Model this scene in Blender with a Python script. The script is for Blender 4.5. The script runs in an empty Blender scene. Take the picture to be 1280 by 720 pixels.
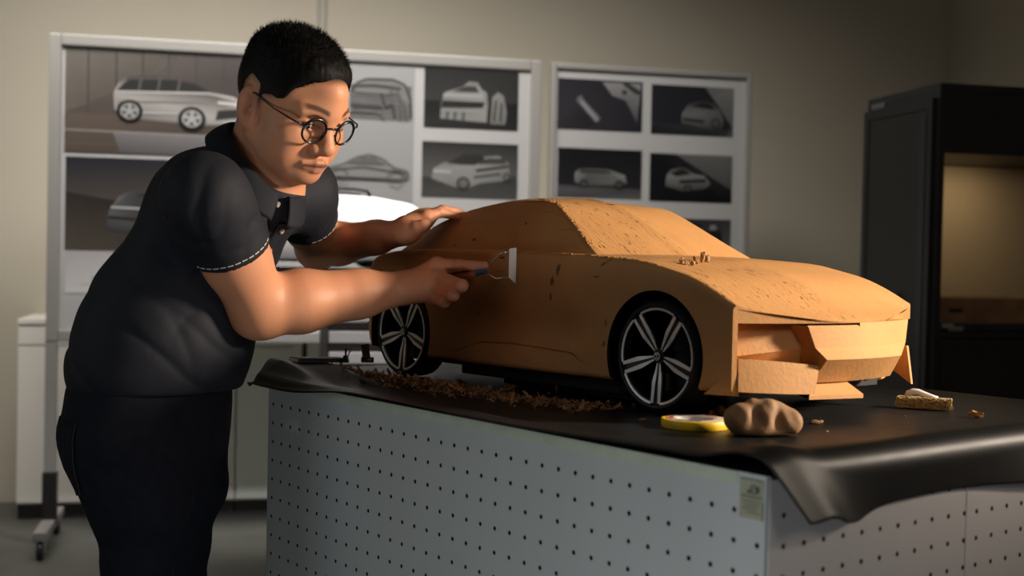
import bpy, bmesh, math, random
import numpy as np
from mathutils import Vector, Matrix, noise as mnoise
random.seed(7); rng = np.random.default_rng(7)
scene = bpy.context.scene
COL = scene.collection
R = math.radians

# ------------------------------------------------------------------ measures
# camera: 1.18 m above the floor, looking along +Y, 1.2 deg down, rolled 1.2 deg
F = 1570.0; ROLL = 0.0207; PITCH = math.atan(34 / F); ZC = 1.18
_fw = np.array([0, math.cos(PITCH), -math.sin(PITCH)]); _r0 = np.array([1.0, 0, 0]); _u0 = np.cross(_r0, _fw)
_xi = math.cos(ROLL) * _r0 + math.sin(ROLL) * _u0; _yi = math.sin(ROLL) * _r0 - math.cos(ROLL) * _u0
CAM = np.array([0, 0, ZC])
def ray(px, py): return _fw + (px - 640) / F * _xi + (py - 360) / F * _yi
def P(px, py, d):
    r = ray(px, py); return CAM + r * (d / r[1])
# bench frame: a runs away along the long front face, b runs across the top
TH = R(37.25); E1 = np.array([-math.sin(TH), math.cos(TH), 0]); E2 = np.array([math.cos(TH), math.sin(TH), 0])
B0 = np.array([0.280, 1.342, 0.0]); ZT = 0.951
def bw(a, b, z): return np.array([B0[0], B0[1], 0]) + a * E1 + b * E2 + np.array([0, 0, z])
def on_b(px, py, b):
    r = ray(px, py); t = ((B0 - CAM) @ E2 + b) / (r @ E2); return CAM + r * t
def on_z(px, py, z):
    r = ray(px, py); return CAM + r * ((z - ZC) / r[2])
# car frame: turned 3 deg against the bench; a runs to the tail, b across, near side of the body at b = 0.30
TC = TH + R(3.0); C1 = np.array([-math.sin(TC), math.cos(TC), 0]); C2 = np.array([math.cos(TC), math.sin(TC), 0])
CH = B0 + .502 * E1 + .31 * E2; BC = .5275
def cwd(a, b, z): return CH + (a - .502) * C1 + (b - .31) * C2 + np.array([0, 0, z])
def to_c(q): q = np.asarray(q) - CH; return q @ C1 + .502, q @ C2 + .31, q[2]
def on_c(px, py, b):
    r = ray(px, py); t = ((CH - CAM) @ C2 + b - .31) / (r @ C2); return CAM + r * t
def to_ab(q): q = np.asarray(q) - B0; return q @ E1, q @ E2, q[2]
# wall frame
WY = R(12.6); WD = np.array([math.cos(WY), math.sin(WY), 0]); WN = np.array([-math.sin(WY), math.cos(WY), 0])
UP = np.array([0, 0, 1.0])
def on_plane(px, py, pt, n):
    r = ray(px, py); t = ((pt - CAM) @ n) / (r @ n); return CAM + r * t

def sstep(x, a, b):
    t = np.clip((x - a) / (b - a), 0, 1); return t * t * (3 - 2 * t)

# ------------------------------------------------------------------ materials
def new_mat(name):
    m = bpy.data.materials.new(name); m.use_nodes = True
    nt = m.node_tree; b = nt.nodes['Principled BSDF']; return m, nt, b
def N(nt, t, **kw):
    n = nt.nodes.new(t)
    for k, v in kw.items():
        if k in ('operation', 'blend_type', 'data_type', 'noise_dimensions', 'attribute_name', 'feature', 'vector_type', 'interpolation'): setattr(n, k, v)
        else: n.inputs[k].default_value = v
    return n
def srgb(r, g, b):
    f = lambda c: (c / 255) / 12.92 if c / 255 <= 0.04045 else ((c / 255 + 0.055) / 1.055) ** 2.4
    return (f(r), f(g), f(b), 1)
def lin(c): return (c[0], c[1], c[2], 1)
def simple(name, col, rough=0.6, metal=0.0, spec=0.5, nscale=0, namt=0.0, bump=0.0, bscale=200, coat=0.0, bdist=0.001):
    m, nt, b = new_mat(name); L = nt.links.new
    b.inputs['Base Color'].default_value = lin(col); b.inputs['Roughness'].default_value = rough
    b.inputs['Metallic'].default_value = metal; b.inputs['Specular IOR Level'].default_value = spec
    b.inputs['Coat Weight'].default_value = coat
    tc = N(nt, 'ShaderNodeTexCoord')
    if namt:
        n = N(nt, 'ShaderNodeTexNoise', Scale=nscale, Detail=5.0); L(tc.outputs['Object'], n.inputs['Vector'])
        mr = N(nt, 'ShaderNodeMapRange'); mr.inputs['From Min'].default_value = .3; mr.inputs['From Max'].default_value = .7
        mr.inputs['To Min'].default_value = 1 - namt; mr.inputs['To Max'].default_value = 1 + namt
        L(n.outputs['Fac'], mr.inputs['Value'])
        mx = N(nt, 'ShaderNodeMix', data_type='RGBA', blend_type='MULTIPLY'); mx.inputs[0].default_value = 1
        mx.inputs[6].default_value = lin(col); L(mr.outputs[0], mx.inputs[7]); L(mx.outputs[2], b.inputs['Base Color'])
    if bump:
        n2 = N(nt, 'ShaderNodeTexNoise', Scale=bscale, Detail=4.0); L(tc.outputs['Object'], n2.inputs['Vector'])
        bp = N(nt, 'ShaderNodeBump', Strength=bump, Distance=bdist); L(n2.outputs['Fac'], bp.inputs['Height']); L(bp.outputs[0], b.inputs['Normal'])
    return m

M = {}
M['wall'] = simple('wall_paint', (.50, .455, .375), .85, nscale=1.5, namt=.03, bump=.05, bscale=60)
M['floor'] = simple('floor_concrete', (.075, .077, .068), .55, nscale=2.2, namt=.22, bump=.05, bscale=30)
M['ceiling'] = simple('ceiling_paint', (.5, .5, .48), .9)
M['trim'] = simple('trim_paint', (.40, .38, .34), .6)
M['frame'] = simple('board_frame', (.27, .26, .25), .4, metal=.2)
M['board'] = simple('board_white', (.36, .355, .36), .4)
M['cab'] = simple('cabinet_white', (.55, .57, .55), .5)
M['cab_grey'] = simple('cabinet_grey', (.82, .86, .79), .5)
M['cab_light'] = simple('cabinet_warm_white', (.86, .82, .77), .5)
M['dark'] = simple('dark_plastic', (.012, .012, .013), .5)
M['blackmetal'] = simple('black_powder_coat', (.009, .009, .0095), .45, nscale=8, namt=.15)
M['cabdoor'] = simple('cabinet_door_olive', (.011, .0100, .0072), .5)
M['niche'] = simple('niche_lining', (.52, .42, .27), .6)
M['wood'] = simple('box_wood', (.26, .13, .055), .5, nscale=14, namt=.3)
M['steel'] = simple('tool_steel', (.52, .52, .53), .32, metal=1.0, bump=.08, bscale=400)
M['wire'] = simple('wire_steel', (.78, .78, .80), .22, metal=1.0)
M['handle'] = simple('handle_wood', (.26, .060, .020), .28, nscale=60, namt=.35, coat=.3)
M['ferrule'] = simple('ferrule_blue', (.06, .17, .34), .35, metal=.5)
M['yellow'] = simple('tape_yellow', (.90, .56, .02), .4)
M['cardcore'] = simple('tape_core', (.62, .56, .50), .7)
M['redprint'] = simple('core_print_red', (.55, .06, .08), .6)
M['blueprint'] = simple('core_print_blue', (.10, .12, .35), .6)
M['bristle'] = simple('bristle', (.50, .37, .15), .7, nscale=200, namt=.5)
M['brushwood'] = simple('brush_block', (.40, .36, .28), .5)
M['whitepl'] = simple('white_plastic', (.72, .70, .66), .35)
M['rubber'] = simple('tyre_rubber', (.012, .012, .012), .62, bump=.1, bscale=300)
M['rimsilver'] = simple('rim_silver', (.74, .75, .77), .36, metal=.55)
M['rimblack'] = simple('rim_black', (.008, .008, .009), .3)
M['whitemodel'] = simple('white_model', (.80, .78, .78), .42, coat=.15)
M['hair'] = None
M['cloth'] = simple('shirt_navy', (.0105, .0115, .0175), .72, spec=.30, nscale=40, namt=.12, bump=.35, bscale=900, bdist=.0006)
M['collar'] = simple('collar_navy', (.011, .0125, .019), .75, spec=.25, bump=.35, bscale=1200, bdist=.0005)
M['denim'] = simple('trousers_denim', (.0065, .0075, .013), .85, spec=.2, nscale=60, namt=.25, bump=.3, bscale=700, bdist=.0006)
M['button'] = simple('button', (.30, .28, .24), .3)
M['trimwhite'] = simple('sleeve_piping', (.62, .58, .48), .7)
M['eye'] = simple('eye_white', (.62, .58, .54), .2)
M['iris'] = simple('iris', (.02, .012, .008), .15)
M['shoe'] = simple('shoe_leather', (.02, .02, .02), .4)
M['stitch'] = simple('trouser_stitch', (.03, .03, .04), .8)

def glass_mat():
    m, nt, b = new_mat('lens_glass'); L = nt.links.new
    out = nt.nodes['Material Output']
    tr = N(nt, 'ShaderNodeBsdfTransparent'); tr.inputs[0].default_value = (.93, .94, .95, 1)
    gl = N(nt, 'ShaderNodeBsdfGlossy'); gl.inputs['Roughness'].default_value = .03
    mx = N(nt, 'ShaderNodeMixShader'); mx.inputs[0].default_value = .05
    L(tr.outputs[0], mx.inputs[1]); L(gl.outputs[0], mx.inputs[2]); L(mx.outputs[0], out.inputs['Surface'])
    return m
M['lens'] = glass_mat()

def attr_mat(name, rough, sss=0.0, bump=0.0, bscale=300, spec=.5, bdist=.0005, mulc=None):
    m, nt, b = new_mat(name); L = nt.links.new
    at = N(nt, 'ShaderNodeAttribute', attribute_name='Col'); L(at.outputs['Color'], b.inputs['Base Color'])
    if mulc:
        mx = N(nt, 'ShaderNodeMix', data_type='RGBA', blend_type='MULTIPLY'); mx.inputs[0].default_value = 1; L(at.outputs['Color'], mx.inputs[6]); mx.inputs[7].default_value = (mulc, mulc, mulc, 1); L(mx.outputs[2], b.inputs['Base Color'])
    b.inputs['Roughness'].default_value = rough; b.inputs['Specular IOR Level'].default_value = spec
    if sss:
        b.inputs['Subsurface Weight'].default_value = sss
        b.inputs['Subsurface Radius'].default_value = (.006, .0025, .0012); b.inputs['Subsurface Scale'].default_value = 1.0
    if bump:
        tc = N(nt, 'ShaderNodeTexCoord'); n = N(nt, 'ShaderNodeTexNoise', Scale=bscale, Detail=4.0); L(tc.outputs['Object'], n.inputs['Vector'])
        bp = N(nt, 'ShaderNodeBump', Strength=bump, Distance=bdist); L(n.outputs['Fac'], bp.inputs['Height']); L(bp.outputs[0], b.inputs['Normal'])
    return m
M['skin'] = attr_mat('skin', .50, sss=.12, bump=.4, bscale=420, spec=.38, bdist=.0006)
M['hair'] = attr_mat('hair', .62, spec=.12)
M['print'] = attr_mat('photo_print', .38, mulc=.62)

def clay_mat(name, car=False):
    m, nt, b = new_mat(name); L = nt.links.new
    tc = N(nt, 'ShaderNodeTexCoord'); O = tc.outputs['Object']
    base = (.53, .262, .092)
    n1 = N(nt, 'ShaderNodeTexNoise', Scale=9.0, Detail=6.0); L(O, n1.inputs['Vector'])
    cr = N(nt, 'ShaderNodeValToRGB'); cr.color_ramp.elements[0].position = .3; cr.color_ramp.elements[1].position = .7
    cr.color_ramp.elements[0].color = lin([c * .88 for c in base]); cr.color_ramp.elements[1].color = lin([c * 1.06 for c in base])
    L(n1.outputs['Fac'], cr.inputs[0]); col = cr.outputs[0]
    b.inputs['Roughness'].default_value = .62; b.inputs['Specular IOR Level'].default_value = .35
    n2 = N(nt, 'ShaderNodeTexNoise', Scale=160.0, Detail=6.0); L(O, n2.inputs['Vector'])
    height = n2.outputs['Fac']
    if car:
        # rake streaks along the length, only where the clay is still raw (near half: local y > -0.01)
        mp = N(nt, 'ShaderNodeMapping'); mp.inputs['Scale'].default_value = (9, 260, 60); mp.inputs['Rotation'].default_value = (0, 0, .28); L(O, mp.inputs['Vector'])
        st = N(nt, 'ShaderNodeTexNoise', Scale=1.0, Detail=3.0); L(mp.outputs[0], st.inputs['Vector'])
        mp2 = N(nt, 'ShaderNodeMapping'); mp2.inputs['Scale'].default_value = (6, 150, 150); mp2.inputs['Rotation'].default_value = (0, 0, .25); L(O, mp2.inputs['Vector'])
        st2 = N(nt, 'ShaderNodeTexNoise', Scale=1.0, Detail=2.0); L(mp2.outputs[0], st2.inputs['Vector'])
        sx = N(nt, 'ShaderNodeSeparateXYZ'); L(O, sx.inputs[0])
        raw = N(nt, 'ShaderNodeMapRange'); raw.inputs['From Min'].default_value = -.03; raw.inputs['From Max'].default_value = .0
        L(sx.outputs['Y'], raw.inputs['Value'])   # local y: near side positive
        top = N(nt, 'ShaderNodeMapRange'); top.inputs['From Min'].default_value = .13; top.inputs['From Max'].default_value = .16
        L(sx.outputs['Z'], top.inputs['Value'])
        # thin dark scratches on the raw top
        th = N(nt, 'ShaderNodeMapRange'); th.inputs['From Min'].default_value = .62; th.inputs['From Max'].default_value = .69; L(st2.outputs['Fac'], th.inputs['Value'])
        big = N(nt, 'ShaderNodeTexNoise', Scale=11.0, Detail=2.0); L(O, big.inputs['Vector'])
        bg = N(nt, 'ShaderNodeMapRange'); bg.inputs['From Min'].default_value = .36; bg.inputs['From Max'].default_value = .52; L(big.outputs['Fac'], bg.inputs['Value'])
        gn = N(nt, 'ShaderNodeNewGeometry'); gz = N(nt, 'ShaderNodeSeparateXYZ'); L(gn.outputs['True Normal'], gz.inputs[0])
        upf = N(nt, 'ShaderNodeMapRange'); upf.inputs['From Min'].default_value = .58; upf.inputs['From Max'].default_value = .76; L(gz.outputs['Z'], upf.inputs['Value'])
        def mul(x, y):
            q = N(nt, 'ShaderNodeMath', operation='MULTIPLY'); L(x, q.inputs[0])
            if isinstance(y, float): q.inputs[1].default_value = y
            else: L(y, q.inputs[1])
            return q.outputs[0]
        topu = mul(top.outputs[0], upf.outputs[0])
        scr = mul(mul(mul(th.outputs[0], bg.outputs[0]), raw.outputs[0]), topu)
        # pits and smeared dark gouges on the side
        mp3 = N(nt, 'ShaderNodeMapping'); mp3.inputs['Scale'].default_value = (55, 30, 30); L(O, mp3.inputs['Vector'])
        pt = N(nt, 'ShaderNodeTexNoise', Scale=1.0, Detail=5.0); pt.inputs['Roughness'].default_value = .65; L(mp3.outputs[0], pt.inputs['Vector'])
        pm = N(nt, 'ShaderNodeMapRange'); pm.inputs['From Min'].default_value = .705; pm.inputs['From Max'].default_value = .73; L(pt.outputs['Fac'], pm.inputs['Value'])
        mark = N(nt, 'ShaderNodeMath', operation='MAXIMUM'); L(scr, mark.inputs[0]); L(mul(mul(pm.outputs[0], raw.outputs[0]), .8), mark.inputs[1])
        acc = mark.outputs[0]
        # gouges seen on the door: centre (x,z), size
        wob = N(nt, 'ShaderNodeTexNoise', Scale=70.0, Detail=4.0); L(O, wob.inputs['Vector'])
        for (gx, gz, w, h, tilt) in GOUGES:
            mpg = N(nt, 'ShaderNodeMapping', vector_type='TEXTURE'); mpg.inputs['Location'].default_value = (gx, 0, gz)
            mpg.inputs['Rotation'].default_value = (0, tilt, 0); mpg.inputs['Scale'].default_value = (w, 10, h); L(O, mpg.inputs['Vector'])
            ln = N(nt, 'ShaderNodeVectorMath', operation='LENGTH'); L(mpg.outputs[0], ln.inputs[0])
            sub = N(nt, 'ShaderNodeMath', operation='MULTIPLY_ADD'); L(wob.outputs['Fac'], sub.inputs[0]); sub.inputs[1].default_value = 3.4; L(ln.outputs['Value'], sub.inputs[2])
            gm = N(nt, 'ShaderNodeMapRange'); gm.inputs['From Min'].default_value = 2.55; gm.inputs['From Max'].default_value = 2.2; L(sub.outputs[0], gm.inputs['Value'])
            near = N(nt, 'ShaderNodeMath', operation='GREATER_THAN'); L(sx.outputs['Y'], near.inputs[0]); near.inputs[1].default_value = .15
            mm = N(nt, 'ShaderNodeMath', operation='MAXIMUM'); L(acc, mm.inputs[0]); L(mul(gm.outputs[0], near.outputs[0]), mm.inputs[1]); acc = mm.outputs[0]
        mx = N(nt, 'ShaderNodeMix', data_type='RGBA'); L(mul(acc, .85), mx.inputs[0]); L(col, mx.inputs[6]); mx.inputs[7].default_value = (.075, .032, .012, 1)
        col = mx.outputs[2]
        sm = mul(mul(st.outputs['Fac'], raw.outputs[0]), topu)
        h1 = N(nt, 'ShaderNodeMath', operation='MULTIPLY_ADD'); L(sm, h1.inputs[0]); h1.inputs[1].default_value = 3.2; L(height, h1.inputs[2])
        h2 = N(nt, 'ShaderNodeMath', operation='MULTIPLY_ADD'); L(acc, h2.inputs[0]); h2.inputs[1].default_value = -1.2; L(h1.outputs[0], h2.inputs[2])
        height = h2.outputs[0]
    L(col, b.inputs['Base Color'])
    bp = N(nt, 'ShaderNodeBump', Strength=.45, Distance=.0012); L(height, bp.inputs['Height']); L(bp.outputs[0], b.inputs['Normal'])
    return m
# car local frame: x = a - 0.85 , y = 0.545 - b (near side positive), z above the mat
def _g(px, py, w, h, t=0):
    q = to_c(on_c(px, py, .30)); return (q[0] - .85, q[2] - .95, w, h, t)
GOUGES = [_g(697, 338, .005, .012, -.25), _g(690, 352, .006, .014, .1), _g(688, 372, .003, .010), _g(757, 404, .0022, .011), _g(754, 431, .004, .005), _g(717, 411, .003, .005, -.4), _g(678, 396, .002, .004),
          _g(758, 327, .018, .002, .45), _g(745, 346, .012, .0016, .1), _g(596, 392, .003, .007), _g(612, 366, .003, .004), _g(625, 322, .010, .0022), _g(575, 299, .004, .003), _g(630, 278, .003, .003), _g(553, 306, .004, .003)]
M['clay'] = clay_mat('clay_car', True)
M['clay_plain'] = clay_mat('clay_plain')
M['clay_lump'] = simple('clay_lump', (.30, .165, .078), .75, nscale=30, namt=.2, bump=.5, bscale=80, bdist=.002)
M['shaving'] = simple('clay_shaving', (.25, .12, .045), .8, nscale=60, namt=.25)
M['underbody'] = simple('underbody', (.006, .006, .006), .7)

def mat_rubber():
    m, nt, b = new_mat('bench_mat_rubber'); L = nt.links.new
    tc = N(nt, 'ShaderNodeTexCoord')
    b.inputs['Base Color'].default_value = (.0095, .009, .009, 1); b.inputs['Specular IOR Level'].default_value = .28
    n = N(nt, 'ShaderNodeTexNoise', Scale=25.0, Detail=6.0); L(tc.outputs['Object'], n.inputs['Vector'])
    mr = N(nt, 'ShaderNodeMapRange'); mr.inputs['To Min'].default_value = .38; mr.inputs['To Max'].default_value = .48; L(n.outputs['Fac'], mr.inputs['Value']); L(mr.outputs[0], b.inputs['Roughness'])
    n2 = N(nt, 'ShaderNodeTexNoise', Scale=600.0, Detail=2.0); L(tc.outputs['Object'], n2.inputs['Vector'])
    bp = N(nt, 'ShaderNodeBump', Strength=.15, Distance=.0006); L(n2.outputs['Fac'], bp.inputs['Height']); L(bp.outputs[0], b.inputs['Normal'])
    return m
M['mat'] = mat_rubber()

def peg_mat(name, base, ou, ov):
    """painted steel sheet punched with 4.6 mm holes on a 34 mm grid; object x along the panel, z up"""
    m, nt, b = new_mat(name); L = nt.links.new
    tc = N(nt, 'ShaderNodeTexCoord'); sx = N(nt, 'ShaderNodeSeparateXYZ'); L(tc.outputs['Object'], sx.inputs[0])
    def cell(o, off):
        ad = N(nt, 'ShaderNodeMath', operation='ADD'); L(o, ad.inputs[0]); ad.inputs[1].default_value = off + 34 * .034
        md = N(nt, 'ShaderNodeMath', operation='MODULO'); L(ad.outputs[0], md.inputs[0]); md.inputs[1].default_value = .034
        sb = N(nt, 'ShaderNodeMath', operation='SUBTRACT'); L(md.outputs[0], sb.inputs[0]); sb.inputs[1].default_value = .017
        return sb.outputs[0]
    cb = N(nt, 'ShaderNodeCombineXYZ'); L(cell(sx.outputs['X'], ou), cb.inputs[0]); L(cell(sx.outputs['Z'], ov), cb.inputs[1])
    ln = N(nt, 'ShaderNodeVectorMath', operation='LENGTH'); L(cb.outputs[0], ln.inputs[0])
    hole = N(nt, 'ShaderNodeMapRange'); hole.inputs['From Min'].default_value = .0033; hole.inputs['From Max'].default_value = .0027; L(ln.outputs['Value'], hole.inputs['Value'])
    n = N(nt, 'ShaderNodeTexNoise', Scale=5.0, Detail=6.0); L(tc.outputs['Object'], n.inputs['Vector'])
    mr = N(nt, 'ShaderNodeMapRange'); mr.inputs['To Min'].default_value = .9; mr.inputs['To Max'].default_value = 1.1; L(n.outputs['Fac'], mr.inputs['Value'])
    mx = N(nt, 'ShaderNodeMix', data_type='RGBA', blend_type='MULTIPLY'); mx.inputs[0].default_value = 1; mx.inputs[6].default_value = lin(base); L(mr.outputs[0], mx.inputs[7])
    col = mx.outputs[2]
    if name.startswith('front'):
        # pale scuff of plaster near the far end of the panel
        mp = N(nt, 'ShaderNodeMapping', vector_type='TEXTURE'); mp.inputs['Location'].default_value = (SCUFF[0], 0, SCUFF[1]); mp.inputs['Scale'].default_value = (.050, 1, .026); L(tc.outputs['Object'], mp.inputs['Vector'])
        l2 = N(nt, 'ShaderNodeVectorMath', operation='LENGTH'); L(mp.outputs[0], l2.inputs[0])
        n3 = N(nt, 'ShaderNodeTexNoise', Scale=45.0, Detail=6.0); L(tc.outputs['Object'], n3.inputs['Vector'])
        ma = N(nt, 'ShaderNodeMath', operation='MULTIPLY_ADD'); L(n3.outputs['Fac'], ma.inputs[0]); ma.inputs[1].default_value = 2.4; L(l2.outputs['Value'], ma.inputs[2])
        m3 = N(nt, 'ShaderNodeMapRange'); m3.inputs['From Min'].default_value = 2.0; m3.inputs['From Max'].default_value = 1.3; m3.inputs['To Max'].default_value = .8; L(ma.outputs[0], m3.inputs['Value'])
        x3 = N(nt, 'ShaderNodeMix', data_type='RGBA'); L(m3.outputs[0], x3.inputs[0]); L(col, x3.inputs[6]); x3.inputs[7].default_value = (.6, .6, .6, 1); col = x3.outputs[2]
    mh = N(nt, 'ShaderNodeMix', data_type='RGBA'); L(hole.outputs[0], mh.inputs[0]); L(col, mh.inputs[6]); mh.inputs[7].default_value = (.003, .003, .003, 1)
    L(mh.outputs[2], b.inputs['Base Color']); b.inputs['Roughness'].default_value = .5
    iv = N(nt, 'ShaderNodeMath', operation='SUBTRACT'); iv.inputs[0].default_value = 1; L(hole.outputs[0], iv.inputs[1])
    bp = N(nt, 'ShaderNodeBump', Strength=1.0, Distance=.002); L(iv.outputs[0], bp.inputs['Height']); L(bp.outputs[0], b.inputs['Normal'])
    sp = N(nt, 'ShaderNodeMath', operation='MULTIPLY'); L(iv.outputs[0], sp.inputs[0]); sp.inputs[1].default_value = .4; L(sp.outputs[0], b.inputs['Specular IOR Level'])
    return m
_q = to_ab(on_b(369, 531, 0)); SCUFF = (_q[0], _q[2])
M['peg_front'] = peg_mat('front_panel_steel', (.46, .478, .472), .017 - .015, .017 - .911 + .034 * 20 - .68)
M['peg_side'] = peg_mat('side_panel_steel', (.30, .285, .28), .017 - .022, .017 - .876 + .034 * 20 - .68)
M['benchbody'] = simple('bench_steel', (.2, .21, .215), .5)
M['tapestrip'] = simple('masking_strip', (.46, .50, .40), .6, nscale=20, namt=.12)
M['sticker'] = simple('sticker_paper', (.33, .33, .24), .6, nscale=30, namt=.1)
M['stickerink'] = simple('sticker_ink', (.05, .055, .05), .6)

# ------------------------------------------------------------------ mesh helpers
def link(name, me, parent=None, mat=None, smooth=False):
    o = bpy.data.objects.new(name, me); COL.objects.link(o)
    if mat is not None:
        for k in (mat if isinstance(mat, (list, tuple)) else [mat]): me.materials.append(k)
    if smooth:
        me.polygons.foreach_set('use_smooth', [True] * len(me.polygons))
    if parent is not None: o.parent = parent
    return o
def tag(o, label=None, cat=None, group=None, kind=None):
    if label: o['label'] = label
    if cat: o['category'] = cat
    if group: o['group'] = group
    if kind: o['kind'] = kind
    return o
def empty(name, loc=(0, 0, 0), rz=0.0):
    o = bpy.data.objects.new(name, None); COL.objects.link(o); o.location = loc; o.rotation_euler = (0, 0, rz); o.empty_display_size = .05
    return o
class MB:
    def __init__(s): s.v = []; s.f = []; s.m = []; s.c = []
    def add(s, vs, fs, mi=0, col=None):
        n = len(s.v); s.v += [tuple(map(float, q)) for q in vs]; s.f += [tuple(i + n for i in f) for f in fs]; s.m += [mi] * len(fs)
        if col is not None: s.c += [col if not isinstance(col[0], (tuple, list)) else col[i] for i in range(len(vs))]
        return s
    def box(s, lo, hi, mi=0, bev=0.0, fr=None):
        if bev > 0:
            bm = bmesh.new(); bmesh.ops.create_cube(bm, size=1)
            for v in bm.verts: v.co = Vector([(lo[i] + hi[i]) / 2 + v.co[i] * (hi[i] - lo[i]) for i in range(3)])
            bmesh.ops.bevel(bm, geom=bm.edges[:], offset=bev, segments=2, affect='EDGES', profile=.7)
            bm.verts.index_update(); vs = [tuple(v.co) for v in bm.verts]; fs = [tuple(v.index for v in f.verts) for f in bm.faces]; bm.free()
        else:
            vs = [(lo[0] if i & 1 == 0 else hi[0], lo[1] if i & 2 == 0 else hi[1], lo[2] if i & 4 == 0 else hi[2]) for i in range(8)]
            fs = [(0, 2, 3, 1), (4, 5, 7, 6), (0, 1, 5, 4), (2, 6, 7, 3), (0, 4, 6, 2), (1, 3, 7, 5)]
        if fr: vs = [fr(*q) for q in vs]
        return s.add(vs, fs, mi)
    def tube(s, pts, r, n=10, mi=0, closed=False, caps=True):
        pts = [Vector(q) for q in pts]; k = len(pts); rs = r if isinstance(r, (list, tuple, np.ndarray)) else [r] * k
        vs = []; fs = []; up = None
        for i, q in enumerate(pts):
            t = (pts[(i + 1) % k] - pts[i - 1]) if closed or 0 < i < k - 1 else (pts[1] - pts[0] if i == 0 else pts[-1] - pts[-2])
            t.normalize()
            if up is None: up = t.orthogonal().normalized()
            up = (up - t * up.dot(t)).normalized(); w = t.cross(up)
            for j in range(n):
                an = 2 * math.pi * j / n; vs.append(q + (up * math.cos(an) + w * math.sin(an)) * rs[i])
        for i in range(k if closed else k - 1):
            for j in range(n):
                a0 = i * n + j; a1 = i * n + (j + 1) % n; b0 = ((i + 1) % k) * n + j; b1 = ((i + 1) % k) * n + (j + 1) % n
                fs.append((a0, a1, b1, b0))
        if caps and not closed: fs.append(tuple(range(n))[::-1]); fs.append(tuple((k - 1) * n + j for j in range(n)))
        return s.add(vs, fs, mi)
    def lathe(s, prof, n=32, mi=0, fr=None, closed=False):
        """profile of (radius, height) turned about local z"""
        vs = []; fs = []; k = len(prof)
        for (r, h) in prof:
            for j in range(n):
                an = 2 * math.pi * j / n; q = (r * math.cos(an), r * math.sin(an), h); vs.append(fr(*q) if fr else q)
        for i in range(k if closed else k - 1):
            for j in range(n):
                i2 = (i + 1) % k; fs.append((i * n + j, i * n + (j + 1) % n, i2 * n + (j + 1) % n, i2 * n + j))
        return s.add(vs, fs, mi)
    def prism(s, poly, h0, h1, mi=0, fr=None):
        k = len(poly); vs = [(x, y, h0) for x, y in poly] + [(x, y, h1) for x, y in poly]
        if fr: vs = [fr(*q) for q in vs]
        fs = [tuple(range(k))[::-1], tuple(range(k, 2 * k))] + [(i, (i + 1) % k, k + (i + 1) % k, k + i) for i in range(k)]
        return s.add(vs, fs, mi)
    def grid(s, G, mi=0):
        G = np.asarray(G); a, b = G.shape[:2]
        return s.add(G.reshape(-1, 3), [(i * b + j, i * b + j + 1, (i + 1) * b + j + 1, (i + 1) * b + j) for i in range(a - 1) for j in range(b - 1)], mi)
    def mesh(s, name):
        me = bpy.data.meshes.new(name); me.from_pydata(s.v, [], s.f)
        me.polygons.foreach_set('material_index', s.m); me.update()
        if s.c:
            ca = me.color_attributes.new('Col', 'FLOAT_COLOR', 'POINT'); ca.data.foreach_set('color', np.array(s.c, dtype=np.float32).ravel())
        bm = bmesh.new(); bm.from_mesh(me)
        if not s.c: bmesh.ops.recalc_face_normals(bm, faces=bm.faces)
        bm.to_mesh(me); bm.free(); return me
    def build(s, name, mat, parent=None, smooth=False, angle=None):
        me = s.mesh(name); o = link(name, me, parent, mat, smooth or angle is not None)
        if angle is not None: sharp(me, angle)
        return o
def sharp(me, angle):
    bm = bmesh.new(); bm.from_mesh(me)
    for e in bm.edges:
        e.smooth = not (len(e.link_faces) == 2 and e.calc_face_angle(0) > R(angle))
    for f in bm.faces: f.smooth = True
    bm.to_mesh(me); bm.free()
def copy_tree(o, parent=None):
    c = o.copy(); COL.objects.link(c)
    if parent is not None: c.parent = parent
    for ch in o.children: copy_tree(ch, c)
    return c
def boolean(o, cutters):
    for c in cutters:
        md = o.modifiers.new('cut', 'BOOLEAN'); md.operation = 'DIFFERENCE'; md.solver = 'EXACT'; md.object = c
        try: md.material_mode = 'TRANSFER'
        except Exception: pass
    dg = bpy.context.evaluated_depsgraph_get(); me = bpy.data.meshes.new_from_object(o.evaluated_get(dg))
    o.modifiers.clear(); old = o.data; o.data = me; bpy.data.meshes.remove(old)
    for c in cutters:
        d = c.data; bpy.data.objects.remove(c); bpy.data.meshes.remove(d)

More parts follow.
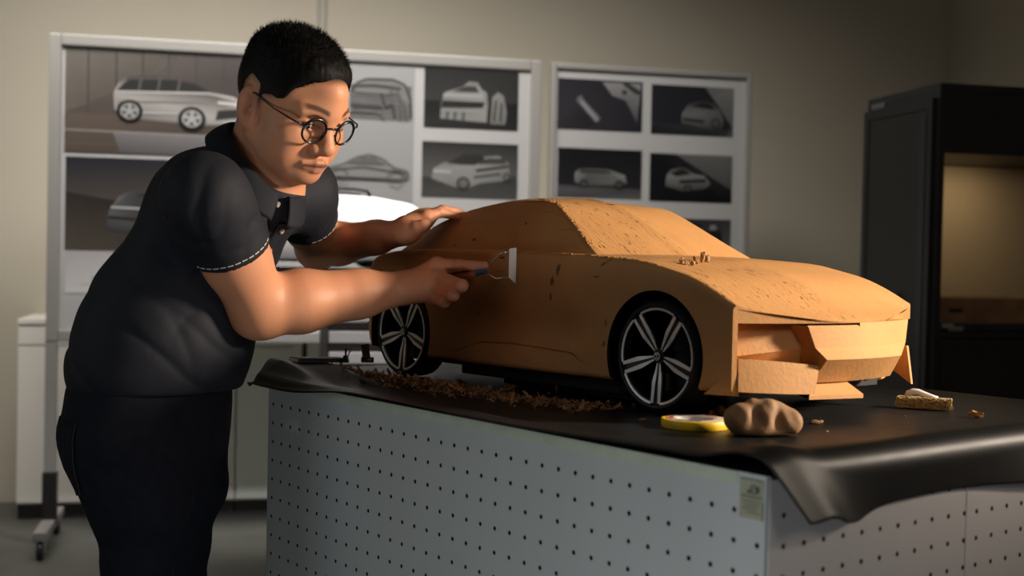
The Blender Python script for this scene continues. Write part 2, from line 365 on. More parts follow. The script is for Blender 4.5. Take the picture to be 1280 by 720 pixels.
# ------------------------------------------------------------------ implicit surfaces (for the figure and the lump)
class Fld:
    def __init__(s): s.p = []
    def cap(s, a, b, ra, rb=None, k=.02, op='u'):
        a = np.asarray(a, float); b = np.asarray(b, float); rb = ra if rb is None else rb; ba = b - a; L2 = max(ba @ ba, 1e-12)
        def f(q):
            h = np.clip(((q - a) @ ba) / L2, 0, 1); return np.linalg.norm(q - a - h[:, None] * ba, axis=1) - (ra + (rb - ra) * h)
        s.p.append((op, f, k, (a + b) / 2, math.sqrt(L2) / 2 + max(ra, rb))); return s
    def ell(s, c, r, A=None, k=.02, op='u'):
        c = np.asarray(c, float); r = np.asarray(r, float); A = np.eye(3) if A is None else np.asarray(A, float)   # rows = axes
        def f(q):
            l = (q - c) @ A.T; k0 = np.linalg.norm(l / r, axis=1); k1 = np.linalg.norm(l / (r * r), axis=1); return k0 * (k0 - 1) / np.maximum(k1, 1e-9)
        s.p.append((op, f, k, c, r.max())); return s
    def chain(s, pts, rs, k=.01):
        for i in range(len(pts) - 1): s.cap(pts[i], pts[i + 1], rs[i], rs[i + 1], k if i == 0 else .004)
        return s
    def fn(s, f, c, r, k=.01, op='u'): s.p.append((op, f, k, np.asarray(c, float), r)); return s
    def ev(s, q):
        lo = q.min(0); hi = q.max(0); c = (lo + hi) / 2; rad = np.linalg.norm(hi - lo) / 2
        d = np.full(len(q), .2)
        for op, f, k, pc, pr in s.p:
            if np.linalg.norm(pc - c) > rad + pr + .07: continue
            e = f(q)
            if op == 'u':
                h = np.maximum(k - np.abs(d - e), 0) / k; d = np.minimum(d, e) - h * h * k * .25
            elif op == 's':
                e = -e; h = np.maximum(k - np.abs(d - e), 0) / k; d = np.maximum(d, e) + h * h * k * .25
            elif op == 'i':
                h = np.maximum(k - np.abs(d - e), 0) / k; d = np.maximum(d, e) + h * h * k * .25
            else: d = d + e
        return d
def polygonise(fld, lo, hi, h, smooth=1):
    """sparse surface nets"""
    lo = np.asarray(lo, float); hi = np.asarray(hi, float); Bn = 8; H = Bn * h
    nb = np.ceil((hi - lo) / H).astype(int)
    I = np.stack(np.meshgrid(*[np.arange(n) for n in nb], indexing='ij'), -1).reshape(-1, 3)
    key = (I // 4) @ np.array([1000000, 1000, 1]); I = I[np.argsort(key, kind='stable')]
    keep = []
    for s in range(0, len(I), 64):
        blk = I[s:s + 64]; c = lo + (blk + .5) * H; d = fld.ev(c); keep.append(blk[np.abs(d) < H * .95 + .004])
    I = np.concatenate(keep)
    g = np.stack(np.meshgrid(*[np.arange(Bn + 1)] * 3, indexing='ij'), -1)
    corner = np.array([[i, j, k] for i in (0, 1) for j in (0, 1) for k in (0, 1)])
    edges = [(a, b) for a in range(8) for b in range(a + 1, 8) if np.abs(corner[a] - corner[b]).sum() == 1]
    cid = []; cv = []; cs = []
    big = (nb * Bn + 2).astype(np.int64)
    for s in range(0, len(I), 32):
        blk = I[s:s + 32]; idx = blk[:, None, None, None, :] * Bn + g[None]
        d = fld.ev((lo + idx.reshape(-1, 3) * h)).reshape(len(blk), Bn + 1, Bn + 1, Bn + 1)
        cd = np.stack([d[:, c[0]:c[0] + Bn, c[1]:c[1] + Bn, c[2]:c[2] + Bn] for c in corner], -1)
        act = (cd.min(-1) < 0) & (cd.max(-1) >= 0)
        w = np.argwhere(act)
        if not len(w): continue
        cdv = cd[act]; base = blk[w[:, 0]] * Bn + w[:, 1:]
        acc = np.zeros((len(w), 3)); cnt = np.zeros(len(w))
        for a, b in edges:
            da, db = cdv[:, a], cdv[:, b]; x = (da < 0) != (db < 0); t = np.where(x, da / np.where(x, da - db, 1), 0)
            acc += np.where(x[:, None], corner[a] + t[:, None] * (corner[b] - corner[a]), 0); cnt += x
        cv.append(lo + (base + acc / cnt[:, None]) * h); cid.append((base[:, 0] * big[1] + base[:, 1]) * big[2] + base[:, 2])
        cs.append(cdv[:, [0, 4, 2, 1]] < 0)   # corner 0 and its +x, +y, +z neighbours
    cid = np.concatenate(cid); cv = np.concatenate(cv); cs = np.concatenate(cs)
    o = np.argsort(cid); cid = cid[o]; cv = cv[o]; cs = cs[o]
    stride = np.array([big[1] * big[2], big[2], 1])
    quads = []
    for ax in range(3):
        x = cs[:, 0] != cs[:, 1 + ax]; u, v = (ax + 1) % 3, (ax + 2) % 3
        ids = cid[x]; look = [ids, ids - stride[u], ids - stride[u] - stride[v], ids - stride[v]]
        pos = []; ok = np.ones(len(ids), bool)
        for l in look:
            p_ = np.clip(np.searchsorted(cid, l), 0, len(cid) - 1); ok &= cid[p_] == l; pos.append(p_)
        q = np.stack(pos, -1)[ok]; flip = ~cs[x][:, 0][ok]
        q[flip] = q[flip][:, ::-1]; quads.append(q)
    return cv, np.concatenate(quads)
def sdf_mesh(name, cv, quads, col=None):
    me = bpy.data.meshes.new(name); n = len(cv); m = len(quads)
    me.vertices.add(n); me.vertices.foreach_set('co', cv.astype(np.float32).ravel())
    me.loops.add(m * 4); me.loops.foreach_set('vertex_index', quads.astype(np.int32).ravel())
    me.polygons.add(m); me.polygons.foreach_set('loop_start', np.arange(0, m * 4, 4, dtype=np.int32))
    me.update(calc_edges=True); me.validate()
    if col is not None:
        ca = me.color_attributes.new('Col', 'FLOAT_COLOR', 'POINT'); ca.data.foreach_set('color', np.concatenate([col, np.ones((n, 1))], 1).astype(np.float32).ravel())
    return me
def relax(cv, quads, it=2, lam=.5):
    e = np.concatenate([quads[:, [0, 1]], quads[:, [1, 2]], quads[:, [2, 3]], quads[:, [3, 0]]]); n = len(cv)
    for _ in range(it):
        acc = np.zeros_like(cv); cnt = np.zeros(n)
        np.add.at(acc, e[:, 0], cv[e[:, 1]]); np.add.at(cnt, e[:, 0], 1); np.add.at(acc, e[:, 1], cv[e[:, 0]]); np.add.at(cnt, e[:, 1], 1)
        cv = cv + lam * (acc / np.maximum(cnt, 1)[:, None] - cv)
    return cv

# ------------------------------------------------------------------ the room
def struct(o): o['kind'] = 'structure'; return o
def wf(s, n, z):      # wall frame: s along the back wall, n in front of it (positive toward the camera)
    return WALL0 + WD * s - WN * n + UP * z
WALL0 = np.array([-1.56, 5.58, 0]) + WN * .45
cw = on_plane(1190, 60, WALL0, WN); S_COR = (cw - WALL0) @ WD     # the room's far right corner
ZCEIL = 3.3; S_L = -3.2; N_F = 8.0
struct(MB().box((S_L, -.1, 0), (S_COR + .1, 0, ZCEIL), fr=lambda a, b, c: wf(a, b, c)).build('wall_back', M['wall']))
struct(MB().box((S_COR, 0, 0), (S_COR + .1, N_F, ZCEIL), fr=lambda a, b, c: wf(a, b, c)).build('wall_right', M['wall']))
struct(MB().box((S_L - .1, 0, 0), (S_L, N_F, ZCEIL), fr=lambda a, b, c: wf(a, b, c)).build('wall_left', M['wall']))
struct(MB().box((S_L - .1, -.1, -.1), (S_COR + .1, N_F, 0), fr=lambda a, b, c: wf(a, b, c)).build('floor', M['floor']))
struct(MB().box((S_L - .1, -.1, ZCEIL), (S_COR + .1, N_F, ZCEIL + .1), fr=lambda a, b, c: wf(a, b, c)).build('ceiling', M['ceiling']))
s_tr = (on_plane(401, 20, WALL0, WN) - WALL0) @ WD
mb = MB().box((s_tr - .022, 0, 0), (s_tr - .012, .012, ZCEIL), fr=wf).box((s_tr - .004, 0, 0), (s_tr + .02, .02, ZCEIL), bev=.004, fr=wf)
struct(mb.build('trim_1', M['trim']))

# ------------------------------------------------------------------ low white cabinets along the back wall
def low_cabinet(s0, s1, mat, label, slot=None, drawer=True):
    e = empty('base_cabinet', wf((s0 + s1) / 2, .225, 0)); tag(e, label, 'cabinet', 'low cabinets along the back wall')
    o0 = np.array(e.location); fr = lambda a, b, c: wf(a, b, c) - o0
    g = .0008
    MB().box((s0 + g, .01, .07), (s1 - g, .43, .86), fr=fr).build('body', mat, e)
    MB().box((s0 + g, .03, 0), (s1 - g, .40, .07), fr=fr).build('plinth', simple('plinth_brown', (.05, .045, .04), .6), e)
    MB().box((s0 + g, .005, .86), (s1 - g, .455, .885), bev=.004, fr=fr).build('top', mat, e)
    d = MB().box((s0 + .003, .431, .08), (s1 - .003, .449, .765 if drawer else .85), bev=.003, fr=fr).build('door', mat, e)
    if drawer: MB().box((s0 + .003, .431, .772), (s1 - .003, .449, .852), bev=.003, fr=fr).build('drawer', mat, e)
    if slot:
        sl = MB().box((slot - .011, .449, .715), (slot + .011, .454, .80), bev=.002, fr=fr).build('handle', M['dark'], d)
        MB().box((slot - .05, .449, .10), (slot + .075, .452, .84), bev=.001, fr=fr).build('edge_strip', mat, d)
    return e
FP = WALL0 - WN * .45
def sx_(px, py=560): return (on_plane(px, py, FP, WN) - WALL0) @ WD
low_cabinet(sx_(20), sx_(294), M['cab_light'], 'low warm white cabinet behind the person, beneath the larger picture board')
low_cabinet(sx_(294.5), sx_(401), M['cab_grey'], 'low grey-green cabinet with a dark slot handle, beside the end of the bench', slot=sx_(381, 420))

# ------------------------------------------------------------------ picture boards
BP = P(70, 45, 5.0)
def bpt(px, py):
    q = on_plane(px, py, BP, WN) - BP; return q @ WD, q[2] + BP[2]
def bfr(s, n, z): return BP + WD * s - WN * n + UP * (z - BP[2])
BDEPTH = (WALL0 - BP) @ WN
def picture_board(s0, s1, z0, z1, label, legs, w=.046):
    e = empty('display_board', bfr((s0 + s1) / 2, 0, 0)); tag(e, label, 'display board', 'picture boards by the back wall')
    o0 = np.array(e.location); fr = lambda a, b, c: bfr(a, b, c) - o0
    MB().box((s0 + .02, -.02, z0 + .02), (s1 - .02, -.004, z1 - .02), fr=fr).build('panel', M['board'], e)
    mb = MB()
    for lo, hi in (((s0, -.03, z0), (s0 + w, .012, z1)), ((s1 - w, -.03, z0), (s1, .012, z1)), ((s0 + w, -.03, z1 - w), (s1 - w, .012, z1)), ((s0 + w, -.03, z0), (s1 - w, .012, z0 + w))):
        mb.box(lo, hi, bev=.007, fr=fr)
    mb.build('frame', M['frame'], e)
    for s in legs:
        lg = MB().box((s - .022, -.028, .20), (s + .022, .010, z0), fr=fr).build('leg', M['frame'], e)
        MB().box((s - .028, -.034, .09), (s + .028, .016, .30), bev=.006, fr=fr).build('foot_sleeve', M['cab'] if False else M['blackmetal'], lg)
        MB().box((s - .025, -.26, .075), (s + .025, .26, .11), bev=.006, fr=fr).build('foot', M['frame'], e)
        for n in (-.23, .23):
            c = MB().lathe([(.001, -.012), (.033, -.012), (.037, -.006), (.037, .006), (.033, .012), (.001, .012)], 20, fr=lambda x, y, z, n=n: fr(s + z, n + x, .037 + y)).build('caster', M['dark'], e, angle=40)
            MB().box((s - .017, n - .012, .03), (s + .017, n + .012, .078), bev=.003, fr=fr).build('caster_fork', M['steel'], c)
    return e
sl0, zl1 = bpt(62, 41); sl1, _ = bpt(677, 76); zl0 = bpt(66, 427)[1]
picture_board(sl0, sl1, zl0, zl1, 'larger wheeled picture board behind the person, with sketches and car photos', (sl0 + .022, sl1 - .022))
sr0, zr1 = bpt(689, 75); sr1, _ = bpt(940, 92)
picture_board(sr0, sr1, zl0, zl1 - .004, 'smaller picture board behind the clay car, with four dark car photos in a grid', (sr0 + .022, sr1 - .022), .026)

# printed pictures: flat sheets, the image is built of thin flat shapes in the sheet
class Print:
    def __init__(s, px0, py0, px1, py1, bg):
        s.s0, s.z1 = bpt(px0, py0); s.s1 = bpt(px1, py0)[0]; s.z0 = bpt(px0, py1)[1]
        s.w = s.s1 - s.s0; s.h = s.z1 - s.z0; s.mb = MB(); s.k = 0
        s.grad([(0, 0), (1, 0), (1, 1), (0, 1)], bg if isinstance(bg[0], (tuple, list)) else [bg] * 4)
        s.k = 0
    def grad(s, poly, cols):
        s.k += 1; n = .0015 + .00025 * s.k
        vs = [(x * s.w, -n, y * s.h) for x, y in poly]; s.mb.add(vs, [tuple(range(len(poly)))], 0, [tuple(c[:3]) + (1,) for c in cols])
    def poly(s, poly, c): s.grad(poly, [c] * len(poly))
    def line(s, pts, wd, c):
        for (x0, y0), (x1, y1) in zip(pts[:-1], pts[1:]):
            X0, Y0, X1, Y1 = x0 * s.w, y0 * s.h, x1 * s.w, y1 * s.h; dx, dy = X1 - X0, Y1 - Y0; l = math.hypot(dx, dy) + 1e-9
            ox, oy = -dy / l * wd / 2, dx / l * wd / 2
            s.poly([((X0 + ox) / s.w, (Y0 + oy) / s.h), ((X0 - ox) / s.w, (Y0 - oy) / s.h), ((X1 - ox) / s.w, (Y1 - oy) / s.h), ((X1 + ox) / s.w, (Y1 + oy) / s.h)], c)
    def disc(s, cx, cy, rx, ry, c, n=20): s.poly([(cx + rx * math.cos(2 * math.pi * i / n), cy + ry * math.sin(2 * math.pi * i / n)) for i in range(n)], c)
    def done(s, name, label, cat, group=None):
        q0 = bfr(s.s0, -.004, s.z0); me = s.mb.mesh(name); o = link(name, me, None, M['print'])
        o.matrix_world = Matrix(((WD[0], WN[0], 0, q0[0]), (WD[1], WN[1], 0, q0[1]), (0, 0, 1, q0[2]), (0, 0, 0, 1)))
        return tag(o, label, cat, group)
def gcol(v, t=(1, 1, 1)): return (v * t[0], v * t[1], v * t[2])
def wheelp(p, cx, cy, r, asp, rim):
    p.disc(cx, cy, r, r * asp, gcol(.006)); p.disc(cx, cy, r * .72, r * .72 * asp, gcol(rim)); p.disc(cx, cy, r * .6, r * .6 * asp, gcol(rim * .25))
    for i in range(5):
        an = 2 * math.pi * i / 5 + .3; p.poly([(cx + r * .68 * math.cos(an + q) * m_, cy + r * asp * .68 * math.sin(an + q) * m_) for q, m_ in ((-.18, 1), (.18, 1), (2.2, .18), (-2.2, .18))], gcol(rim))
# top left: estate car before a panelled wall, mirrored on a wet floor
p = Print(82, 58, 391, 189, [(.20, .16, .14), (.075, .06, .058), (.05, .042, .045), (.36, .33, .29)])
p.grad([(0, .36), (1, .36), (1, 1), (0, 1)], [(.30, .26, .23), (.06, .05, .05), (.055, .045, .048), (.40, .36, .33)])
p.grad([(.0, .38), (.30, .70), (.48, 1.0), (1, 1), (1, .36), (.0, .36)], [(.12, .10, .09), (.10, .085, .08), (.11, .09, .09), (.05, .042, .045), (.06, .05, .05), (.10, .08, .07)])
for x in (.09, .20, .305, .41, .52, .63, .74, .85): p.line([(x, .36), (x, 1)], .006, gcol(.06))
p.grad([(0, 0), (1, 0), (1, .37), (0, .37)], [(.10, .075, .06), (.05, .04, .036), (.055, .042, .036), (.13, .10, .085)])
p.grad([(.22, 0), (.75, 0), (.78, .2), (.19, .2)], [(.10, .09, .10), (.10, .09, .1), (.22, .21, .22), (.20, .19, .20)])
p.line([(0, .21), (1, .19)], .007, (.30, .27, .27)); p.line([(0, .08), (.2, .08)], .006, (.14, .11, .09))
body = [(.195, .42), (.19, .58), (.205, .66), (.245, .745), (.30, .765), (.47, .755), (.535, .72), (.585, .635), (.68, .59), (.715, .53), (.715, .40), (.70, .335), (.56, .30), (.30, .335), (.22, .36)]
p.grad(body, [(.40, .38, .37)] * 3 + [(.07, .06, .06)] * 5 + [(.50, .47, .46)] * 2 + [(.42, .40, .39)] * 2 + [(.20, .19, .19)] * 3)
p.poly([(.20, .60), (.25, .72), (.44, .735), (.52, .70), (.575, .63), (.40, .61)], gcol(.025))
for x in (.29, .365, .445): p.line([(x, .61), (x + .01, .73)], .008, (.12, .11, .11))
p.line([(.20, .595), (.57, .615), (.68, .575)], .007, (.58, .56, .55)); p.line([(.21, .50), (.58, .53)], .006, (.26, .25, .25)); p.line([(.30, .40), (.50, .40)], .006, (.55, .53, .52))
p.poly([(.60, .36), (.71, .40), (.705, .48), (.61, .45)], gcol(.03)); p.line([(.61, .53), (.71, .51)], .010, (.7, .68, .66))
wheelp(p, .255, .41, .052, 2.1, .40); wheelp(p, .505, .36, .056, 2.1, .45)
p.done('photo_print', 'large print of a pale boxy SUV mirrored on a glossy floor', 'photo print', 'prints on the larger board')
# lower left: dark studio shot with a car nose
p = Print(82, 195, 391, 312, [(.16, .125, .10), (.045, .036, .034), (.012, .012, .018), (.014, .015, .026)])
p.grad([(0, 0), (1, 0), (1, .35), (.5, .42), (0, .62)], [(.22, .18, .155), (.06, .05, .045), (.02, .018, .018), (.05, .042, .04), (.075, .06, .052)])
nose = [(.16, .22), (.17, .42), (.21, .58), (.27, .66), (.44, .74), (.62, .72), (.76, .58), (.93, .52), (.95, .28), (.80, .18), (.36, .12)]
p.grad(nose, [(.04, .04, .045), (.12, .12, .13), (.20, .20, .21), (.06, .06, .065), (.04, .04, .045), (.04, .04, .045), (.05, .05, .05), (.12, .12, .12), (.05, .05, .05), (.03, .03, .03), (.03, .03, .03)])
p.poly([(.28, .60), (.44, .70), (.60, .68), (.72, .58), (.46, .54)], gcol(.01)); p.line([(.17, .36), (.36, .33)], .012, gcol(.02)); p.line([(.18, .47), (.30, .46)], .006, gcol(.7))
wheelp(p, .46, .22, .06, 2.6, .3); wheelp(p, .83, .26, .05, 2.6, .3)
p.done('photo_print', 'dark print with a silver car nose on brown floor, below the large top left print', 'photo print', 'prints on the larger board')
p = Print(82, 313, 391, 366, [(.80, .78, .79), (.70, .68, .70), (.58, .56, .58), (.52, .50, .52)])
p.line([(.05, .2), (.95, .2)], .004, gcol(.3)); p.line([(.1, .35), (.3, .62), (.6, .62), (.8, .35)], .004, gcol(.26))
p.done('photo_print', 'pale grey print under the dark silver car nose print', 'photo print', 'prints on the larger board')
# pencil sketches on one pale sheet
p = Print(394, 78, 519, 250, [(.36, .36, .37), (.37, .37, .38), (.40, .40, .41), (.38, .38, .40)])
p.grad([(.35, .60), (.97, .60), (.97, .86), (.35, .86)], [(.33, .33, .34)] * 2 + [(.28, .28, .29)] * 2)
g1, g2 = gcol(.05), gcol(.13)
p.poly([(.38, .845), (.5, .90), (.78, .905), (.93, .85), (.97, .72), (.9, .74), (.83, .80), (.42, .80)], gcol(.22))
p.line([(.36, .80), (.42, .87), (.52, .90), (.78, .905), (.90, .87), (.96, .76), (.97, .62)], .009, g1)
p.line([(.38, .845), (.60, .855), (.86, .84)], .010, g1); p.line([(.36, .80), (.70, .79), (.84, .80), (.90, .70), (.92, .60)], .008, g2)
p.poly([(.36, .72), (.66, .71), (.68, .685), (.36, .695)], gcol(.07)); p.line([(.66, .80), (.70, .70), (.78, .72), (.80, .62)], .009, g1); p.line([(.36, .66), (.62, .655), (.70, .60)], .006, g2)
p.line([(.82, .84), (.86, .70), (.86, .60)], .006, g2); p.line([(.75, .8), (.78, .86)], .006, g2)
p.poly([(.14, .235), (.30, .27), (.52, .335), (.66, .33), (.80, .26), (.93, .235), (.95, .20), (.85, .17), (.2, .17)], gcol(.27))
p.line([(.12, .23), (.30, .27), (.44, .325), (.56, .345), (.68, .32), (.80, .255), (.94, .23), (.95, .19), (.85, .165)], .009, g2)
p.poly([(.34, .275), (.48, .325), (.60, .33), (.72, .275)], gcol(.14)); p.line([(.14, .225), (.5, .255), (.93, .215)], .008, g2); p.line([(.16, .18), (.9, .17)], .006, g2)
for cx in (.26, .82):
    for i in range(14):
        a0 = 2 * math.pi * i / 14; a1 = 2 * math.pi * (i + 1) / 14; p.line([(cx + .075 * math.cos(a0), .19 + .05 * math.sin(a0)), (cx + .075 * math.cos(a1), .19 + .05 * math.sin(a1))], .006, g2)
p.done('sketch_print', 'pale sheet of two pencil car sketches right of the person\'s head', 'sketch', 'prints on the larger board')
# black and white photos right of it
def cloudback(p): p.grad([(0, 0), (1, 0), (1, .45), (0, .45)], [(.10, .098, .098), (.055, .055, .056), (.02, .02, .021), (.024, .024, .025)])
p = Print(531, 83.5, 649, 159, [(.05, .05, .05), (.035, .035, .036), (.011, .011, .012), (.012, .012, .013)]); cloudback(p)
p.grad([(.17, .16), (.18, .42), (.22, .60), (.40, .70), (.47, .80), (.56, .79), (.60, .68), (.66, .62), (.68, .40), (.66, .12)], [(.28, .28, .28), (.22, .22, .22), (.36, .36, .36), (.30, .3, .3), (.22, .22, .22), (.2, .2, .2), (.34, .34, .34), (.3, .3, .3), (.2, .2, .2), (.3, .3, .3)])
p.poly([(.18, .34), (.62, .36), (.64, .46), (.19, .46)], gcol(.012)); p.line([(.2, .55), (.62, .56)], .012, gcol(.42)); p.line([(.18, .30), (.6, .3)], .008, gcol(.32)); p.poly([(.30, .62), (.44, .72), (.54, .72), (.58, .62)], gcol(.04))
for x in (.24, .32, .41): p.line([(x, .14), (x + .01, .28)], .012, gcol(.10))
p.grad([(.70, .10), (.72, .55), (.78, .64), (.84, .58), (.88, .30), (.86, .10)], [(.2, .2, .2), (.26, .26, .26), (.3, .3, .3), (.24, .24, .24), (.16, .16, .16), (.2, .2, .2)]); p.line([(.74, .14), (.76, .5)], .010, gcol(.05)); p.line([(.81, .14), (.82, .46)], .01, gcol(.05))
p.done('photo_print', 'upper monochrome photo of a car tail, right of the sketches', 'photo print', 'prints on the larger board')
p = Print(528, 176, 648, 246, [(.16, .158, .158), (.14, .138, .138), (.013, .013, .013), (.016, .016, .016)])
p.grad([(0, 0), (1, 0), (1, .42), (.0, .36)], [(.17, .168, .168), (.19, .188, .188), (.10, .1, .1), (.07, .07, .07)])
p.grad([(.10, .34), (.12, .52), (.24, .64), (.40, .60), (.54, .60), (.66, .76), (.80, .78), (.90, .66), (.92, .40), (.88, .34), (.60, .28), (.44, .14), (.20, .28)], [(.24, .24, .24), (.30, .3, .3), (.22, .22, .22), (.20, .2, .2), (.3, .3, .3), (.30, .3, .3), (.3, .3, .3), (.24, .24, .24), (.2, .2, .2), (.2, .2, .2), (.26, .26, .26), (.2, .2, .2), (.26, .26, .26)])
p.poly([(.26, .62), (.44, .80), (.60, .80), (.66, .70), (.54, .60)], gcol(.02)); p.poly([(.58, .62), (.68, .74), (.86, .74), (.88, .64)], gcol(.05)); p.line([(.56, .50), (.9, .6)], .012, gcol(.04)); p.line([(.54, .38), (.82, .46)], .010, gcol(.07)); p.line([(.12, .47), (.3, .46)], .01, gcol(.5))
wheelp(p, .43, .26, .07, 1.75, .2); wheelp(p, .88, .40, .035, 2.4, .2)
p.done('photo_print', 'lower monochrome photo of a low car at an angle, right of the sketches', 'photo print', 'prints on the larger board')
# right board, dark blue studio shots
p = Print(698, 97, 804, 161, [(.030, .028, .034), (.013, .013, .02), (.012, .012, .02), (.016, .016, .028)])
p.grad([(0, .02), (.42, .08), (.50, .18), (.26, .42), (0, .22)], [(.14, .14, .16), (.07, .07, .085), (.09, .09, .11), (.12, .12, .14), (.20, .2, .22)])
p.grad([(.52, .96), (.64, .70), (.80, .62), (.94, .18), (.98, .96)], [(.30, .30, .31), (.22, .22, .23), (.17, .17, .18), (.08, .08, .09), (.30, .3, .31)])
p.line([(.24, .64), (.48, .2)], .030, (.17, .175, .19)); p.line([(.27, .56), (.47, .2)], .010, (.34, .35, .36)); p.poly([(.28, .64), (.46, .74), (.62, .52), (.50, .26)], gcol(.02, (1, 1, 1.3)))
for i in range(9): p.disc(.78 + .17 * ((i * 37) % 10) / 10, .78 + .18 * ((i * 53) % 10) / 10, .035, .05, gcol(.05), 9)
p.done('photo_print', 'dark blue close-up of a lit car edge, upper left on the smaller board', 'photo print', 'prints on the smaller board')
p = Print(815, 105, 918, 167, [(.024, .024, .036), (.10, .10, .115), (.22, .22, .22), (.013, .013, .02)])
p.grad([(0, 0), (.9, 0), (1, .18), (0, .26)], [(.018, .018, .03), (.06, .06, .07), (.09, .09, .1), (.05, .06, .085)]); p.poly([(0, .26), (0, 1), (.64, 1), (.84, .56), (.98, .2), (.9, .14)], gcol(.013, (1, 1, 1.5)))
p.grad([(.36, .24), (.37, .44), (.44, .62), (.58, .70), (.74, .68), (.84, .52), (.88, .34), (.86, .16), (.66, .14)], [(.08, .08, .085), (.20, .2, .21), (.10, .1, .1), (.05, .05, .055), (.05, .05, .055), (.13, .13, .13), (.16, .16, .16), (.07, .07, .07), (.06, .06, .06)])
p.poly([(.40, .48), (.66, .50), (.66, .40), (.40, .36)], gcol(.17)); p.line([(.39, .33), (.64, .29)], .012, gcol(.02)); p.poly([(.47, .60), (.6, .67), (.72, .65), (.78, .54)], gcol(.012)); wheelp(p, .78, .26, .055, 1.8, .14)
p.done('photo_print', 'dark photo of an SUV front beside a pale corner, upper right on the smaller board', 'photo print', 'prints on the smaller board')
p = Print(698, 184, 803, 246, [(.07, .07, .075), (.09, .09, .095), (.017, .017, .022), (.012, .012, .018)])
p.grad([(0, .26), (1, .20), (1, 1), (0, 1)], [(.016, .016, .024), (.018, .018, .022), (.017, .017, .022), (.013, .013, .019)])
p.grad([(0, 0), (1, 0), (1, .16), (0, .2)], [(.06, .06, .065), (.13, .13, .135), (.07, .07, .075), (.10, .1, .105)])
p.grad([(.20, .32), (.20, .50), (.25, .58), (.42, .60), (.60, .59), (.70, .53), (.80, .48), (.82, .32), (.7, .26), (.3, .26)], [(.19, .19, .2), (.24, .24, .25), (.10, .1, .1), (.11, .11, .11), (.10, .1, .1), (.26, .26, .27), (.28, .28, .28), (.17, .17, .17), (.08, .08, .08), (.08, .08, .08)])
p.poly([(.25, .50), (.28, .57), (.58, .57), (.66, .51)], gcol(.04)); wheelp(p, .31, .28, .055, 1.75, .09); wheelp(p, .73, .28, .055, 1.75, .09)
p.done('photo_print', 'dark side view photo of a pale estate car, lower left on the smaller board', 'photo print', 'prints on the smaller board')
p = Print(813, 191, 916, 251, [(.013, .013, .02), (.028, .028, .03), (.16, .158, .16), (.02, .02, .03)])
p.poly([(0, 0), (1, 0), (1, .26), (.30, 1), (0, 1)], gcol(.014, (1, 1, 1.5))); p.grad([(.30, 1), (1, 1), (1, .30)], [(.15, .148, .15), (.17, .168, .168), (.10, .1, .1)])
p.grad([(.19, .32), (.20, .54), (.26, .68), (.40, .72), (.52, .60), (.66, .56), (.74, .40), (.66, .28), (.40, .22)], [(.10, .1, .1), (.26, .26, .26), (.12, .12, .12), (.08, .08, .08), (.24, .24, .24), (.28, .28, .28), (.16, .16, .16), (.08, .08, .08), (.06, .06, .06)])
p.poly([(.24, .60), (.40, .69), (.50, .59), (.32, .53)], gcol(.015)); p.line([(.36, .42), (.68, .46)], .014, gcol(.02)); wheelp(p, .46, .28, .05, 1.75, .1)
p.done('photo_print', 'dark photo of an SUV on a diagonal of shade, lower right on the smaller board', 'photo print', 'prints on the smaller board')
p = Print(811, 272, 914, 332, [(.05, .05, .055), (.16, .16, .17), (.05, .05, .055), (.02, .02, .025)])
for i in range(26):
    x = .2 + .75 * ((i * 61) % 97) / 97; y = .1 + .8 * ((i * 43) % 89) / 89; p.disc(x, y, .045 + .02 * (i % 3), .07 + .02 * (i % 2), gcol(.018 if i % 3 else .30), 9)
p.done('photo_print', 'dark photo of foliage low on the smaller board, cut off by the clay car roof', 'photo print', 'prints on the smaller board')

# ------------------------------------------------------------------ the bench and its rubber cover
RZ = math.atan2(E1[1], E1[0])
bench = tag(empty('workbench', B0, RZ), 'grey perforated steel workbench under a black rubber cover, carrying the clay car', 'workbench')
LB, DB, HB = 1.19, 1.05, .954
def bb(a0, a1, b0, b1, z0, z1, **k): return ((a0, -b1, z0), (a1, -b0, z1))
mb = MB(); mb.box(*bb(.006, LB - .006, .006, DB - .006, .06, .940)); mb.box(*bb(.03, LB - .03, .03, DB - .03, 0, .06)); mb.build('carcass', M['benchbody'], bench)
mb = MB(); mb.box(*bb(.0035, LB - .0005, .004, DB - .002, .9405, .946)); mb.box(*bb(LB, 1.40, .17, DB - .05, .926, .946)); mb.build('worktop', M['benchbody'], bench)
def panel_obj(name, w, z0, z1, mat, rot, off=(0, 0, 0)):
    m_ = MB().box((0, 0, z0), (w, .003, z1), bev=.0008); o = m_.build(name, mat, bench); o.rotation_euler = (0, 0, rot); o.location = off; return o
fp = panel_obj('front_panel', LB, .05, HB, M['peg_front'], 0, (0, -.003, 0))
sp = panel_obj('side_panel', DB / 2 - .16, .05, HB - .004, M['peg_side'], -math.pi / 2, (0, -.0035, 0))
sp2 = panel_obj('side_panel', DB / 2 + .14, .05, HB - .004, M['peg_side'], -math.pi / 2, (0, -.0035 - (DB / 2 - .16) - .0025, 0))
sp2.location.y = -.0035 - (DB / 2 - .16) - .002
MB().box((.0, -.0005, .05), (.0035, .0008, HB), bev=.0004).build('corner_edge', M['benchbody'], bench)
mb = MB().box((.045, .0002, HB - .0145), (LB - .01, .0009, HB - .0005)); mb.build('tape_strip', M['tapestrip'], bench)
st = MB().box((.006, .0010, .905), (.040, .0016, .9475)).build('sticker', M['sticker'], bench)
mb = MB()
for z, x0, x1, t in ((.9285, .008, .038, .0012), (.9235, .011, .036, .0008), (.9195, .010, .033, .0008), (.9155, .014, .036, .0008), (.9115, .010, .030, .0008)): mb.box((x0, .0017, z), (x1, .0019, z + t))
mb.lathe([(.0035, 0), (.0052, 0), (.0052, .0002), (.0035, .0002)], 20, fr=lambda x, y, z: (.020 + x, .0017 + z, .937 + y), closed=True)
